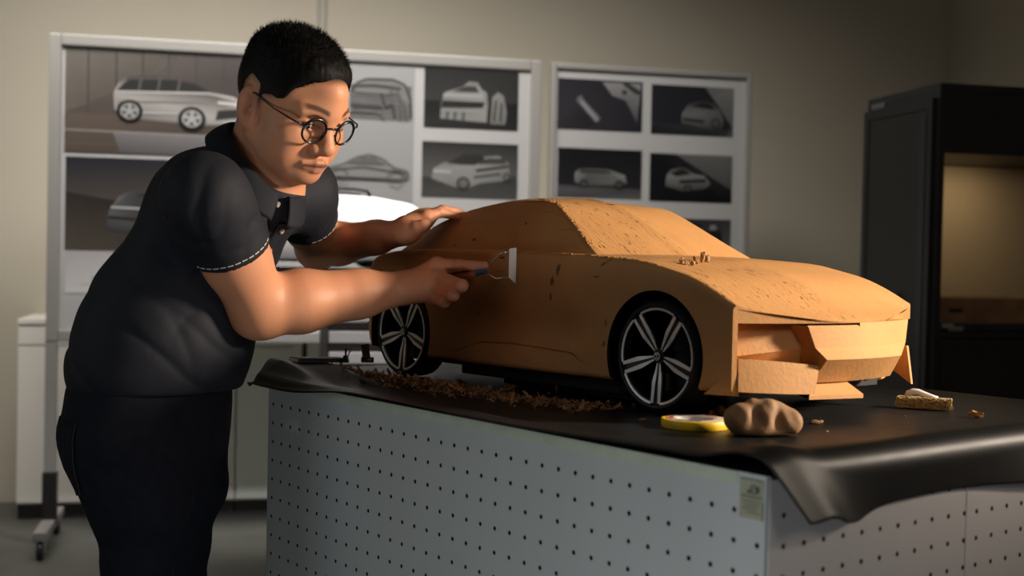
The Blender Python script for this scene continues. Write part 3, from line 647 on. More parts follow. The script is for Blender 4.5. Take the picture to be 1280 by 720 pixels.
mb.box((.012, .0017, .934), (.016, .0019, .941)); mb.box((.0185, .0017, .936), (.0225, .0019, .9375)); mb.box((.025, .0017, .9325), (.029, .0019, .936))
mb.box((.006, .0017, .905), (.0072, .0019, .925)); mb.build('sticker_print', M['stickerink'], st)

def mat_z(a, b):
    z = .9475
    z += .0125 * (1 - sstep(b, .010, .075)) * (1 - sstep(a, 1.30, 1.40))               # rides over the panel lip
    z += .004 * (1 - sstep(b, -.01, .05)) * (1 - sstep(a, .15, .5)) * sstep(a, .06, .14)
    z -= .016 * sstep(-b, .005, .022) * sstep(a, .85, 1.1)                              # droops past the lip towards the far end
    z += .029 * math.exp(-((a - .02) / .055) ** 2) * (.55 + .45 * sstep(b, -.02, .07))   # springs up before the right-hand fold
    z += .030 * sstep(a, 1.02, 1.215) * sstep(b, -.015, .035) * (1 - sstep(b, .13, .20)) # buckled up at the far end
    z += .0014 * (1 + math.sin(a * 9 + 1.1)) * (1 - sstep(b, .0, .12))
    return z
def cover():
    na, nb_ = 150, 90; mb = MB()
    A = np.concatenate([np.linspace(.014, .10, 24), np.linspace(.11, 1.0, 60), np.linspace(1.01, 1.40, 56)])
    Bv = np.concatenate([np.linspace(-.022, .10, 34), np.linspace(.11, .30, 24), np.linspace(.32, 1.07, 30)])
    G = np.zeros((len(A), len(Bv), 3))
    for i, a in enumerate(A):
        for j, b in enumerate(Bv):
            aa = a; z = mat_z(a, b)
            if a > 1.19: # outer end droops where nothing carries it, trimmed near the front corner
                lim = 1.234 + .062 * sstep(b, -.02, .06) + .13 * sstep(b, .10, .25); aa = 1.19 + (a - 1.19) * (lim - 1.19) / .21; z -= (z - .945) * sstep(a, 1.33, 1.40) * (1 - sstep(b, .09, .16))
            bb_ = b
            G[i, j] = (aa, -bb_, z)
    # hanging skirt over the right-hand side face
    ns = 26; S = np.zeros((ns, len(Bv), 3))
    for k in range(ns):
        t = (ns - 1 - k) / (ns - 1) if ns > 1 else 0    # 1 = bottom
        for j, b in enumerate(Bv):
            Rb = .027; Ltot = .094 - .010 * sstep(b, .10, .22) + .003 * math.sin(b * 14)
            s = t * Ltot; z0 = G[0, j, 2]
            mxa = 1.12 + .62 * sstep(b, .00, .20) - .40 * sstep(b, .30, .60); ang = min(s / Rb, mxa); da = Rb * math.sin(ang); dz = Rb * (1 - math.cos(ang))
            if s / Rb > mxa: rest = s - mxa * Rb; da += rest * math.cos(mxa); dz += rest * math.sin(mxa)
            da -= .004 * t * sstep(b, .12, .45)
            slide = .046 * t * (1 - sstep(b, -.016, .20))
            S[k, j] = (.014 - da, -(b + slide), z0 - dz)
    mb.grid(np.concatenate([S, G[1:]], 0))
    me = mb.mesh('bench_cover'); o = link('bench_cover', me, None, M['mat'], True); o.location = B0; o.rotation_euler = (0, 0, RZ)
    md = o.modifiers.new('thick', 'SOLIDIFY'); md.thickness = .0028; md.offset = 0
    return o
tag(cover(), 'black rubber sheet draped over the workbench top, hanging over its right side', 'rubber mat')

# ------------------------------------------------------------------ the clay car
car = tag(empty('clay_car_model', cwd(.85, BC, .950), math.atan2(C1[1], C1[0])), 'brown clay model car with black and silver wheels on the workbench', 'car model')
ZH_A = [.24, .27, .284, .34, .375, .43, .529, .646, .837, 1.0, 1.094, 1.19, 1.255, 1.297, 1.325, 1.345]
ZH_Z = [1.074, 1.091, 1.099, 1.1195, 1.140, 1.163, 1.185, 1.192, 1.197, 1.199, 1.199, 1.196, 1.187, 1.167, 1.140, 1.115]
def smooth_interp(x, X, Y):
    r = 0
    for dx, w in ((-.02, .2), (-.01, .25), (0, .1), (.01, .25), (.02, .2)): r = r + w * np.interp(x + dx, X, Y)
    return r
def zh(a): return smooth_interp(a, ZH_A, ZH_Z) - .950
WH = .2275
def shift(s, w):
    f = 1 - sstep(s, .36, .62); r = .04 * sstep(s, 1.22, 1.33)
    u = min(abs(w) / WH, 1)
    return -.058 * (1 - u * u) * f + .9 * r * (1 - u * u)
def sill_z(a): return max(float(np.interp(a, [.60, .650, .661, .681, .831, .927, .989, 1.05, 1.18, 1.33], [.062, .064, .068, .080, .086, .083, .061, .060, .064, .125])), zbot(a) + .013)
def side_w(a, z):
    w = WH - .003 * sstep(z, .19, .245) ** 2
    win = sstep(a, .58, .70) * (1 - sstep(a, .95, 1.08))
    w -= .009 * math.exp(-((z - .115) / .035) ** 2) * win
    if z < sill_z(a): w += .0065 * sstep(a, .642, .70) * (1 - sstep(a, .93, 1.0))
    if abs(z - sill_z(a)) < .0005: w -= .0032 * sstep(a, .642, .68) * (1 - sstep(a, .95, 1.0))      # cut line above the sill panel
    w -= .012 * (1 - sstep(z, .040, .053)) ** 2
    if a > 1.25: w -= .05 * (max(a - 1.25, 0) / .08) ** 2
    return w
def zbot(a): return .041 + .058 * sstep(a, 1.23, 1.335) ** 1.3
def body_mesh():
    ST = np.concatenate([np.linspace(.343, .43, 22), np.linspace(.435, 1.22, 120), np.linspace(1.225, 1.325, 24)])
    ring = []
    for s in ST:
        top = zh(s); zb = zbot(s); pts = []
        for w in np.linspace(0, .195, 6): pts.append((w, zb))
        zk = sill_z(s); zs = np.concatenate([np.linspace(zb, zb + .010, 4)[1:], np.linspace(zb + .010, zk - .0012, 18)[1:], [zk + .0002], np.linspace(zk + .0016, top - .008, 46)])
        for z in zs: pts.append((side_w(s, z), z))
        we = side_w(s, top)
        for q in (.25, .5, .75, 1): # small rounded shoulder
            an = q * math.pi / 2; pts.append((we - .007 * (1 - math.cos(an)) , top - .008 + .008 * math.sin(an)))
        wl = pts[-1][0]
        for q in np.linspace(0, 1, 22)[1:]:
            w = wl * (1 - q); cr = .004 * (1 - (w / WH) ** 2) * sstep(s, .36, .45)
            pts.append((w, ('t', cr)))
        ring.append(pts)
    V = []; n = len(ring[0]); m = 2 * n - 2
    for s, pts in zip(ST, ring):
        row = []
        for w, z in pts:
            a = s + shift(s, w)
            if isinstance(z, tuple): z = zh(a) + z[1]
            row.append((a - .85, w, z))
        row += [(x, -y, z) for x, y, z in row[-2:0:-1]]
        V += row
    k = len(ST); Fc = [(i * m + j, i * m + (j + 1) % m, (i + 1) * m + (j + 1) % m, (i + 1) * m + j) for i in range(k - 1) for j in range(m)]
    Fc.append(tuple(range(m))[::-1]); Fc.append(tuple((k - 1) * m + j for j in range(m)))
    mb = MB(); mb.add(V, Fc); return mb
bo = body_mesh().build('body', [M['clay'], M['underbody']], car)
# recess for the front fascia (leaves the hood lip and the two fender fins)
lip = [(-.8, .0)]
cut = MB(); W_ = np.linspace(-.2400, .2205, 25); vs = []; 
for a_ in (.18, .385):
    for w in W_: vs.append((a_ - .85, w, .02))
    for w in W_:
        zl = .1465 if a_ < .3 else .147
        vs.append((a_ - .85, w, zl))
n = len(W_); fs = []
for i in range(n - 1):
    fs += [(i, i + 1, 2 * n + i + 1, 2 * n + i), (n + i, 3 * n + i, 3 * n + i + 1, n + i + 1), (i, n + i, n + i + 1, i + 1), (2 * n + i, 2 * n + i + 1, 3 * n + i + 1, 3 * n + i)]
fs += [(0, 2 * n, 3 * n, n), (n - 1, 2 * n - 1, 4 * n - 1, 3 * n - 1)]
cut.add(vs, fs); c1 = cut.build('cutter', M['clay'])
cs_ = [c1]
AF, AR, HW = .498, 1.172, .0880
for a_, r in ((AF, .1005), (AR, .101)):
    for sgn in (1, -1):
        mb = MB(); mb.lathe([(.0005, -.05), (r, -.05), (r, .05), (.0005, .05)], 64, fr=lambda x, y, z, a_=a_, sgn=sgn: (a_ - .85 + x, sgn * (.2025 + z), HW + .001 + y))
        o = mb.build('cutter', M['underbody']); cs_.append(o)  # arch insides coloured black to hold the shade within the clay
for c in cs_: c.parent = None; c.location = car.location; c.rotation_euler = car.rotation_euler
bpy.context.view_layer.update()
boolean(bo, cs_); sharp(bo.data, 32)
# greenhouse: windscreen, roof, fastback as one carved volume
def gh():
    A = np.concatenate([np.linspace(.628, .86, 66), np.linspace(.865, 1.30, 60)])
    zr = lambda a: smooth_interp(a, [.60, .64, .66, .69, .742, .805, .83, .895, .986, 1.083, 1.172, 1.238, 1.285, 1.33], [1.17, 1.184, 1.195, 1.212, 1.243, 1.279, 1.287, 1.291, 1.287, 1.274, 1.250, 1.218, 1.192, 1.165]) - .950
    zc = lambda a: smooth_interp(a, [.60, .63, .651, .751, .811, .87, .92, .989, 1.06, 1.15, 1.23, 1.30, 1.34], [1.175, 1.189, 1.201, 1.256, 1.283, 1.295, 1.300, 1.303, 1.297, 1.276, 1.244, 1.203, 1.18]) - .950
    wr = lambda a: smooth_interp(a, [.60, .65, .69, .745, .81, .90, 1.1, 1.2, 1.33], [.208, .202, .185, .166, .147, .139, .137, .142, .160])
    wb = lambda a: smooth_interp(a, [.60, .65, .72, .95, 1.1, 1.24, 1.33], [.207, .207, .209, .211, .209, .196, .175])
    V = []; rows = []
    for a in A:
        z0 = zh(a) - .012; r_ = wr(a); b_ = max(wb(a), r_ + .004); zz = max(zr(a), z0 + .006); pts = [(0, z0), (b_ * .5, z0), (b_, z0)]
        for q in np.linspace(0, 1, 16)[1:]:
            w = b_ + (r_ + .004 - b_) * q + .007 * math.sin(math.pi * q); pts.append((w, z0 + (zz - .006 - z0) * q))
        for q in (.3, .65, 1): pts.append((r_ + .004 - .006 * q, zz - .006 + .006 * math.sin(q * math.pi / 2)))
        cz = max(zc(a), zz)
        for q in np.linspace(0, 1, 14)[1:]:
            w = (r_ - .002) * (1 - q); u = w / (r_ - .002); z = zz + (cz - zz) * (1 - u * u)
            z += .0034 * math.exp(-(w / .004) ** 2) * (1 - sstep(a, .88, .98))     # modelling ridge down the middle of the screen
            pts.append((w, z))
        rows.append([(a - .85, w, z) for w, z in pts])
    n = len(rows[0]); m = 2 * n - 2
    for rw in rows: V += rw + [(x, -y, z) for x, y, z in rw[-2:0:-1]]
    k = len(A); Fc = [(i * m + j, i * m + (j + 1) % m, (i + 1) * m + (j + 1) % m, (i + 1) * m + j) for i in range(k - 1) for j in range(m)]
    Fc.append(tuple(range(m))[::-1]); Fc.append(tuple((k - 1) * m + j for j in range(m)))
    return MB().add(V, Fc)
gho = gh().build('greenhouse', M['clay'], car, angle=34)
# rough torn clay along the front pillar and along the belt
mb = MB()
def scrap(mb, q, l, d_, h):
    sd = Vector((-d_.y, d_.x, 0)).normalized() * h; e = q + d_ * l
    mb.add([q - sd, q + sd, e + sd * .5, e - sd * .4, q + Vector((0, 0, h * 1.1)), e + Vector((0, 0, h * .7))], [(0, 1, 4), (1, 2, 5, 4), (2, 3, 5), (3, 0, 4, 5), (0, 3, 2, 1)])
for i in range(230):
    t = rng.random(); a = .672 + .20 * t; w = np.interp(a, [.65, .69, .745, .81, .90], [.202, .185, .166, .147, .139]) - abs(rng.normal(0, .004)) + .002
    z = np.interp(a, [.66, .69, .742, .805, .83, .895], [1.195, 1.212, 1.243, 1.279, 1.287, 1.291]) - .950 - .0005
    scrap(mb, Vector((a - .85, w, z)), abs(rng.normal(.005, .003)), Vector((1 + rng.normal(0, .3), rng.normal(-.25, .3), .50 + rng.normal(0, .15))).normalized(), abs(rng.normal(.0010, .0006)))
mb.build('pillar_edge', M['clay_plain'], car)
mb = MB()
for i in range(170):
    a = rng.uniform(.46, .86); w = .2225 - abs(rng.normal(0, .004)); scrap(mb, Vector((a - .85, w, zh(a) - .0006)), abs(rng.normal(.005, .003)), Vector((1 + rng.normal(0, .3), rng.normal(0, .35), rng.normal(0, .1))).normalized(), abs(rng.normal(.0010, .0006)))
mb.build('belt_edge', M['clay_plain'], car)
# front fascia: faceted nose
def fd(w): return .284 + .059 * (w / WH) ** 2 - .85
def fq(da, w, z): return (fd(w) + da, w, z - .950)
def facets(*rows):
    mb = MB()
    for r0, r1 in zip(rows[:-1], rows[1:]):
        k = len(r0); mb.add(r0 + r1, [(i, i + 1, k + i + 1, k + i) for i in range(k - 1)])
    return mb
# nose block, in two halves that meet on the centre line; the near half has an open slot under the hood
for sg, (w1, w2, w3, w4), ztop in ((1, (.109, .096, .090, .087), 1.0935), (-1, (.207, .186, .110, .142), 1.0975)):
    ln = lambda w: [w * k / 5 for k in range(6)]
    g = lambda da, w, z: [fq(da, sg * x, z) for x in ln(w)]
    m_ = facets(g(.07, w1, ztop), g(.0035 if sg > 0 else .001, w1, ztop), g(.001, w1, ztop - .0025), g(.0005, w2, 1.0605), g(-.015, w3, 1.0440), g(.0155, w4, 1.0075), g(.07, w4, 1.006))
    m_.add([fq(.07, sg * w1, ztop), fq(.0035, sg * w1, ztop), fq(.001, sg * w1, ztop - .0025), fq(.0005, sg * w2, 1.0605), fq(-.015, sg * w3, 1.044), fq(.0155, sg * w4, 1.0075), fq(.07, sg * w4, 1.006)], [(0, 1, 2, 3), (0, 3, 5, 6), (3, 4, 5)])
    m_.build('nose_block', M['clay_plain'], car, angle=18)
# headlamp recess on the near side: set-back upper face over a downward facet
m_ = facets([fq(.036, .2070, 1.0975), fq(.036, .19, 1.0975), fq(.036, .15, 1.0975), fq(.034, .095, 1.0975)],
            [fq(.028, .2010, 1.0475), fq(.027, .186, 1.0495), fq(.025, .15, 1.0535), fq(.022, .088, 1.0600)],
            [fq(.040, .2010, 1.040), fq(.040, .186, 1.040), fq(.038, .15, 1.034), fq(.034, .080, 1.026)])
m_.build('headlamp_recess', M['clay_plain'], car, angle=18)
# lower corner panel leaning out to the foot, with the side flare
C_t = [fq(.040, .2200, 1.043), fq(.040, .20, 1.0435), fq(.038, .15, 1.0395), fq(.034, .086, 1.033)]
C_0 = [fq(.0015, .2175, 1.0455), fq(.001, .20, 1.0450), fq(.0005, .15, 1.0410), fq(.000, .0885, 1.0345)]
C_1 = [fq(-.003, .2200, .9985), fq(-.0045, .20, .9970), fq(-.006, .15, .9945), fq(-.006, .1020, .9930)]
C_2 = [fq(.05, .2200, .992), fq(.05, .20, .992), fq(.05, .15, .990), fq(.05, .1020, .990)]
m_ = facets(C_t, C_0, C_1, C_2); m_.add([C_0[-1], C_1[-1], C_2[-1], C_t[-1]], [(0, 1, 2, 3)]); m_.add([C_0[0], C_t[0], C_2[0], C_1[0]], [(0, 1, 2, 3)])
m_.build('corner_panel', M['clay_plain'], car, angle=28)
m_ = MB(); m_.add([fq(-.002, .2202, 1.004), fq(-.004, .2200, .992), fq(.045, .2325, .991), fq(.020, .2280, 1.012), fq(.045, .2200, .990), fq(.012, .2200, 1.016)], [(0, 3, 2, 1), (0, 5, 3), (1, 2, 4), (3, 5, 4, 2), (0, 1, 4, 5)])
m_.build('side_flare', M['clay_plain'], car)
# plain far corner: under-cut behind the nose block and a pointed fin
m_ = facets([fq(.012, -.150, 1.0975), fq(.012, -.19, 1.0975), fq(.010, -.2270, 1.0975)], [fq(.030, -.140, 1.050), fq(.03, -.18, 1.050), fq(.030, -.2250, 1.050)], [fq(.05, -.140, 1.0), fq(.05, -.18, 1.0), fq(.05, -.2200, 1.0)]); m_.build('far_corner', M['clay_plain'], car)
m_ = MB(); P0 = [fq(.004, -.2205, 1.052), fq(-.006, -.2215, .989), fq(.03, -.2230, 1.010), fq(.03, -.2225, 1.052)]
m_.add(P0 + [(x, y - .0055, z) for x, y, z in P0], [(0, 1, 2, 3), (7, 6, 5, 4), (0, 4, 5, 1), (1, 5, 6, 2), (2, 6, 7, 3), (3, 7, 4, 0)]); m_.build('fin', M['clay_plain'], car)
mb = MB()   # splitter lip, only modelled on the near half
P0 = [fq(.020, .087, 1.0065), fq(.020, .004, 1.0065), fq(-.008, .000, .9895), fq(.0, .106, .9905)]; P1 = [(x, y, z - .006) for x, y, z in P0]
mb.add(P0 + P1, [(0, 1, 2, 3), (7, 6, 5, 4), (0, 4, 5, 1), (1, 5, 6, 2), (2, 6, 7, 3), (3, 7, 4, 0)]); mb.build('splitter', M['clay_plain'], car)
mb = MB(); mb.box((.40 - .85, -.19, .034), (1.24 - .85, .19, .06)); mb.box((.365 - .85, -.17, .038), (.42 - .85, .17, .14)); mb.box((.62 - .85, -.175, .016), (1.04 - .85, .175, .036), bev=.004); mb.box((.64 - .85, -.12, .0005), (.98 - .85, .12, .018)); mb.build('underbody', M['underbody'], car)

def make_wheel():
    # local: axle along y (outboard +y), z up
    fr = lambda x, y, z: (x, z, y)
    RT, RR = .0872, .0752
    prof = [(RR - .001, -.050), (RR + .004, -.056), (RT - .006, -.056), (RT - .001, -.052), (RT, -.044), (RT, -.016), (RT - .001, -.007), (RT - .005, -.0015), (RR + .004, .0012), (RR + .0008, .0002), (RR - .001, -.004)]
    mb = MB().lathe(prof, 72, fr=fr, closed=True)
    w = mb.build('wheel', M['rubber'], None, angle=40)
    rim = MB(); rb = MB()
    rb.lathe([(RR - .0015, -.002), (RR - .004, -.010), (RR - .009, -.018), (RR - .009, -.050), (RR - .0125, -.050), (RR - .0125, -.018), (RR - .0075, -.009), (RR - .0055, -.004)], 64, fr=fr, closed=True)
    for k in range(5):
        c = R(270 + 72 * k)
        def pt(r, t, h): return (r * math.cos(c) - t * math.sin(c), h, r * math.sin(c) + t * math.cos(c))
        def bar(mbx, prof, h_in, h_out, th):
            # prof: list of (r, t0, t1, h)
            vs = []; 
            for (r, t0, t1, h) in prof: vs += [pt(r, t0, h), pt(r, t1, h), pt(r, t1, h - th), pt(r, t0, h - th)]
            fs = []
            for i in range(len(prof) - 1):
                for j in range(4): fs.append((i * 4 + j, i * 4 + (j + 1) % 4, i * 4 + 4 + (j + 1) % 4, i * 4 + 4 + j))
            fs += [(3, 2, 1, 0), tuple(len(prof) * 4 - 4 + j for j in range(4))]; mbx.add(vs, fs)
        bar(rb, [(.006, -.004, .004, -.008), (.025, -.0065, .0065, -.0075), (.048, -.0085, .0085, -.005), (RR - .004, -.0095, .0095, -.004)], 0, 0, .009)
        for sg in (1, -1):
            bar(rim, [(.011, sg * .0015, sg * .0035, -.0070), (.026, sg * .0022, sg * .0070, -.0058), (.040, sg * .0030, sg * .0098, -.0036), (RR - .003, sg * .0046, sg * .0098, -.0012)], 0, 0, .004)
        # thin silver arc closing each window at the rim
        a0 = math.asin(.0096 / (RR - .002)); n = 14; arcv = []; fs = []
        for i in range(n + 1):
            an = c + a0 + (R(72) - 2 * a0) * i / n
            for rr, h in ((RR - .0006, -.0006), (RR - .0042, -.0012), (RR - .0042, -.006), (RR - .0006, -.006)): arcv.append((rr * math.cos(an), h, rr * math.sin(an)))
        for i in range(n):
            for j in range(4): fs.append((i * 4 + j, i * 4 + (j + 1) % 4, i * 4 + 4 + (j + 1) % 4, i * 4 + 4 + j))
        rim.add(arcv, fs)
        # back brace of the window
        m_ = c + R(36); rb.tube([(.008 * math.cos(m_), -.03, .008 * math.sin(m_)), ((RR - .012) * math.cos(m_), -.034, (RR - .012) * math.sin(m_))], .0016, 6)
    rim.build('rim', M['rimsilver'], w); rb.lathe([(.0005, -.006), (.011, -.006), (.013, -.009), (.013, -.03), (.0005, -.03)], 28, fr=fr)
    rb.build('rim_barrel', M['rimblack'], w, angle=40)
    h = MB().lathe([(.0003, -.0030), (.0068, -.0032), (.0078, -.0042), (.0078, -.0062)], 28, fr=fr).build('hub_cap', M['rimblack'], w, angle=40)
    em = MB(); 
    em.lathe([(.0052, 0), (.0062, 0), (.0062, .0006), (.0052, .0006)], 24, fr=lambda x, y, z: (x, z - .0032, y), closed=True)
    em.tube([(-.0028, -.0026, .0030), (.0026, -.0026, .0030)], .0006, 6); em.tube([(-.0028, -.0026, -.0030), (.0028, -.0026, -.0030)], .0006, 6); em.tube([(-.0026, -.0026, -.003), (.0026, -.0026, .0030)], .0006, 6)
    em.build('emblem', M['rimsilver'], w)
    return w
w0 = make_wheel()
for k, (a_, sg) in enumerate(((AF, 1), (AR, 1), (AF, -1), (AR, -1))):
    w = w0 if k == 0 else copy_tree(w0)
    w.parent = car; w.location = (a_ - .85, sg * .2215, HW); w.rotation_euler = (0, 0, 0 if sg > 0 else math.pi)

# ------------------------------------------------------------------ small things on the bench
ZM = .9492
def lump_mesh(name, rad, sub=2, amp=.35, freq=1.3, sq=(1, 1, 1), seed=0):
    bm = bmesh.new(); bmesh.ops.create_icosphere(bm, subdivisions=sub, radius=1)
    for v in bm.verts:
        q = v.co * freq + Vector((seed * 7.3, seed * 3.1, seed)); d = 1 + amp * mnoise.noise(q) + amp * .5 * mnoise.noise(q * 2.3)
        v.co = Vector((v.co.x * sq[0], v.co.y * sq[1], v.co.z * sq[2])) * d * rad
    zmin = min(v.co.z for v in bm.verts)
    for v in bm.verts: v.co.z -= zmin
    me = bpy.data.meshes.new(name); bm.to_mesh(me); bm.free(); return me
# crumbs on the hood
CR = [(852, 327.5, .0030, 1.5), (858, 329.5, .0034, 1.2), (866, 330.5, .0036, 1.1), (872, 329, .0030, 1.0), (878, 328, .0042, 1.8), (884, 327.5, .0040, 1.5), (868, 325, .0030, 1.6), (880, 322.5, .0030, 1.7)]
crd = []
for i, (px, py, r, tall) in enumerate(CR):
    # find the hood under this pixel by stepping along the view ray
    best = None
    for t in np.linspace(1.7, 2.6, 900):
        q = P(px, py, t); a, b, _ = to_c(q)
        if .3 < a < .66 and q[2] < zh(a) + .950 + .004: best = q; break
    if best is None: best = cwd(.60, .50, zh(.60) + .953)
    a, b, _ = to_c(best); best = cwd(a, b, zh(a) + .950 + .004 * (1 - ((b - BC) / WH) ** 2) * sstep(a, .36, .45) - .0005)
    o = link('clay_crumb', lump_mesh('clay_crumb', r, 2, .6, 1.6, (1.2, .8, tall), i), None, M['clay_lump' if i % 2 else 'clay_plain'], False)
    o.location = best; o.rotation_euler = (0, 0, i * 1.3); tag(o, 'tiny dark crumb of clay in the little heap on the hood below the windscreen', 'clay crumb', 'clay crumbs on the hood')
# shavings along the sill: uncountable curls, one object
mb = MB()
def shaving(c, l, w, an, lift, curl, flat):
    d = np.array([math.cos(an), math.sin(an), 0]); nrm = np.array([-math.sin(an), math.cos(an), 0]); rows = []
    bend = nrm * flat + UP * math.sqrt(max(1 - flat * flat, 0)); k = 7; tw = rng.uniform(-1.5, 1.5)
    for i in range(k):
        t = i / (k - 1); ph = curl * t
        x = math.sin(ph) / max(curl, .2) * l; y = (1 - math.cos(ph)) / max(curl, .2) * l
        q = c + d * x + bend * y + UP * lift * (1 - abs(2 * t - 1)); sd = nrm * math.cos(tw * t) + UP * math.sin(tw * t) * .8
        sd = sd * (w * (.35 + .65 * math.sin(math.pi * (t * .8 + .1)))); rows.append([q - sd, q + sd])
    mb.grid(rows)
for i in range(2300):
    t = rng.beta(1.0, 1.15); a = 1.31 - t * .76
    clump = .55 + .6 * math.sin(a * 31) * math.sin(a * 17 + 1) + .25 * math.sin(a * 70)
    prof = np.interp(a, [.55, .62, .70, .85, 1.0, 1.1, 1.2, 1.26, 1.31], [.003, .006, .010, .015, .018, .017, .018, .012, .004]) * max(.25, clump)
    b0 = np.interp(a, [.55, .75, 1.0, 1.24], [.262, .228, .192, .205]); b = b0 + rng.normal(.0, .022 + .008 * clump); h = prof * rng.random() * max(0, 1 - abs(b - b0) / .06)
    big = rng.random() < .12
    shaving(bw(a, b, mat_z(a, b) + .0022 + h), rng.uniform(.010, .026) if big else abs(rng.normal(.008, .004)) + .002, rng.uniform(.0016, .0042) if big else abs(rng.normal(.0007, .0005)) + .0002, rng.uniform(0, 2 * math.pi), rng.uniform(0, .0035), rng.uniform(.3, 3.8), rng.uniform(.2, 1.0) * rng.choice([-1, 1]))
o = mb.build('clay_shavings', M['shaving']); tag(o, 'heap of fine brown clay shavings lying along the sill of the clay car', 'clay shavings', kind='stuff')
# larger flakes: each its own
FL = [(640, 489, .016, .5, 'curled clay flake at the edge of the shavings, below the scraper'), (700, 490, .015, 1.3, 'upright clay flake in the shavings, nearest the front wheel'),
      (575, 480, .019, .2, 'broad clay flake in the shavings just right of the rear wheel'), (760, 511, .012, 0.0, 'small clay flake in front of the front wheel, farther from the tape roll'), (803, 523.5, .009, .1, 'flat clay flake between the front wheel and the yellow tape roll'),
      (497, 478, .020, .1, 'long clay flake lying before the rear wheel')]
for i, (px, py, r, st_, lb) in enumerate(FL):
    q = on_z(px, py + 2, ZM); a, b, _ = to_ab(q); q[2] = mat_z(a, b) + .0015
    o = link('clay_flake', lump_mesh('clay_flake', r, 2, .7, 1.5, (1, .55, .16 + .5 * st_), 20 + i), None, M['shaving'], False); o.location = q; o.rotation_euler = (0, 0, 1.1 * i); tag(o, lb, 'clay flake', 'loose clay flakes on the bench')
FL2 = [(879, 522, .0065, 'thin clay chip behind the yellow tape roll, left of the pair there', .5), (889, 520, .008, 'clay chip between the yellow tape roll and the clay lump', .7), (901, 519, .009, 'upright clay chip touching the left end of the clay lump', 1.1),
       (1019, 528, .007, 'clay chip at the right end of the clay lump', .3), (1026, 527, .006, 'thinner clay chip just right of the clay lump', .2), (1131, 519, .0028, 'speck of clay on the cover before the brush', .3), (1220, 520, .010, 'clay chip on the cover right of the brush', .35), (1034, 538, .002, 'tiny clay speck right of the clay lump, on bare cover', .5)]
for i, (px, py, r, lb, st_) in enumerate(FL2):
    q = on_z(px, py + 2, ZM); a, b, _ = to_ab(q); q[2] = mat_z(a, b) + .0015
    o = link('clay_chip', lump_mesh('clay_chip', r, 2, .6, 1.4, (1.2, .5, .3 + .6 * st_), 40 + i), None, M['shaving'] if i != 6 else M['clay_plain'], False); o.location = q; o.rotation_euler = (0, 0, .9 * i + .4); tag(o, lb, 'clay chip', 'loose clay chips on the bench')
# clay lump, squeezed by hand
q = on_z(960, 548, ZM); LC = q + np.array([0, .03, 0])
lf = Fld(); X = np.array([1.0, .12, 0]); X /= np.linalg.norm(X); Yv = np.array([-X[1], X[0], 0])
def lp(x, y, z): return X * x + Yv * y + UP * z
for x, y, z, rx, ry, rz in ((-.032, 0, .021, .024, .026, .022), (-.014, .0, .026, .021, .028, .025), (.004, -.002, .025, .018, .028, .024), (.020, .002, .022, .016, .025, .021), (.036, .0, .019, .016, .022, .0185), (-.005, -.014, .012, .036, .014, .013)):
    lf.ell(lp(x, y, z), (rx, ry, rz), [X, Yv, UP], k=.009)
lf.cap(lp(-.022, -.03, .016), lp(-.016, -.016, .050), .0040, .003, .014, 's'); lf.cap(lp(.010, -.034, .006), lp(.016, -.014, .046), .004, .003, .014, 's')
lf.fn(lambda q: .0020 * np.sin(q[:, 0] * 80 + 1.4 * np.sin(q[:, 2] * 70)) * np.sin(q[:, 2] * 75 + q[:, 1] * 60 + 1.3) + .0005 * np.sin(q[:, 0] * 260 + q[:, 2] * 190), (0, 0, 0), .09, .01, 'd')
lf.fn(lambda q: -q[:, 2], (0, 0, 0), .08, .004, 'i')
cv, qd = polygonise(lf, (-.08, -.06, -.01), (.08, .06, .07), .0017); o = link('clay_lump', sdf_mesh('clay_lump', relax(cv, qd, 1), qd), None, M['clay_lump'], True); o.location = (LC[0], LC[1], ZM + .001)
tag(o, 'fist-sized lump of kneaded brown clay beside the yellow tape roll', 'clay lump')
# roll of yellow tape
q = on_z(869, 533.5, ZM); tr = tag(empty('tape_roll', (q[0], q[1], mat_z(*to_ab(q)[:2]) + .0016)), 'roll of yellow tape lying flat before the clay lump', 'tape roll')
mb = MB(); mb.lathe([(.030, .0), (.0475, .0), (.0485, .0015), (.0485, .0105), (.0475, .012), (.030, .012)], 56, closed=True); mb.build('tape', M['yellow'], tr, angle=40)
co = MB().lathe([(.0265, 0), (.0298, 0), (.0298, .0122), (.0265, .0122)], 48, closed=True).lathe([(.0298, .01215), (.0405, .01215), (.0405, .0127), (.0298, .0127)], 48, closed=True).build('core', M['cardcore'], tr, angle=40)
for nm, mt, a0, a1 in (('core_print', 'redprint', 150, 200), ('core_print', 'blueprint', 215, 275), ('core_print', 'redprint', 20, 60), ('core_print', 'blueprint', 80, 125)):
    mb = MB(); vs = []; fs = []; n = 10
    for i in range(n + 1):
        an = R(a0 + (a1 - a0) * i / n)
        for r_ in (.0315, .0385): vs.append((r_ * math.cos(an), r_ * math.sin(an), .0129))
    mb.add(vs, [(2 * i, 2 * i + 1, 2 * i + 3, 2 * i + 2) for i in range(n)]); mb.build(nm, M[mt], co)
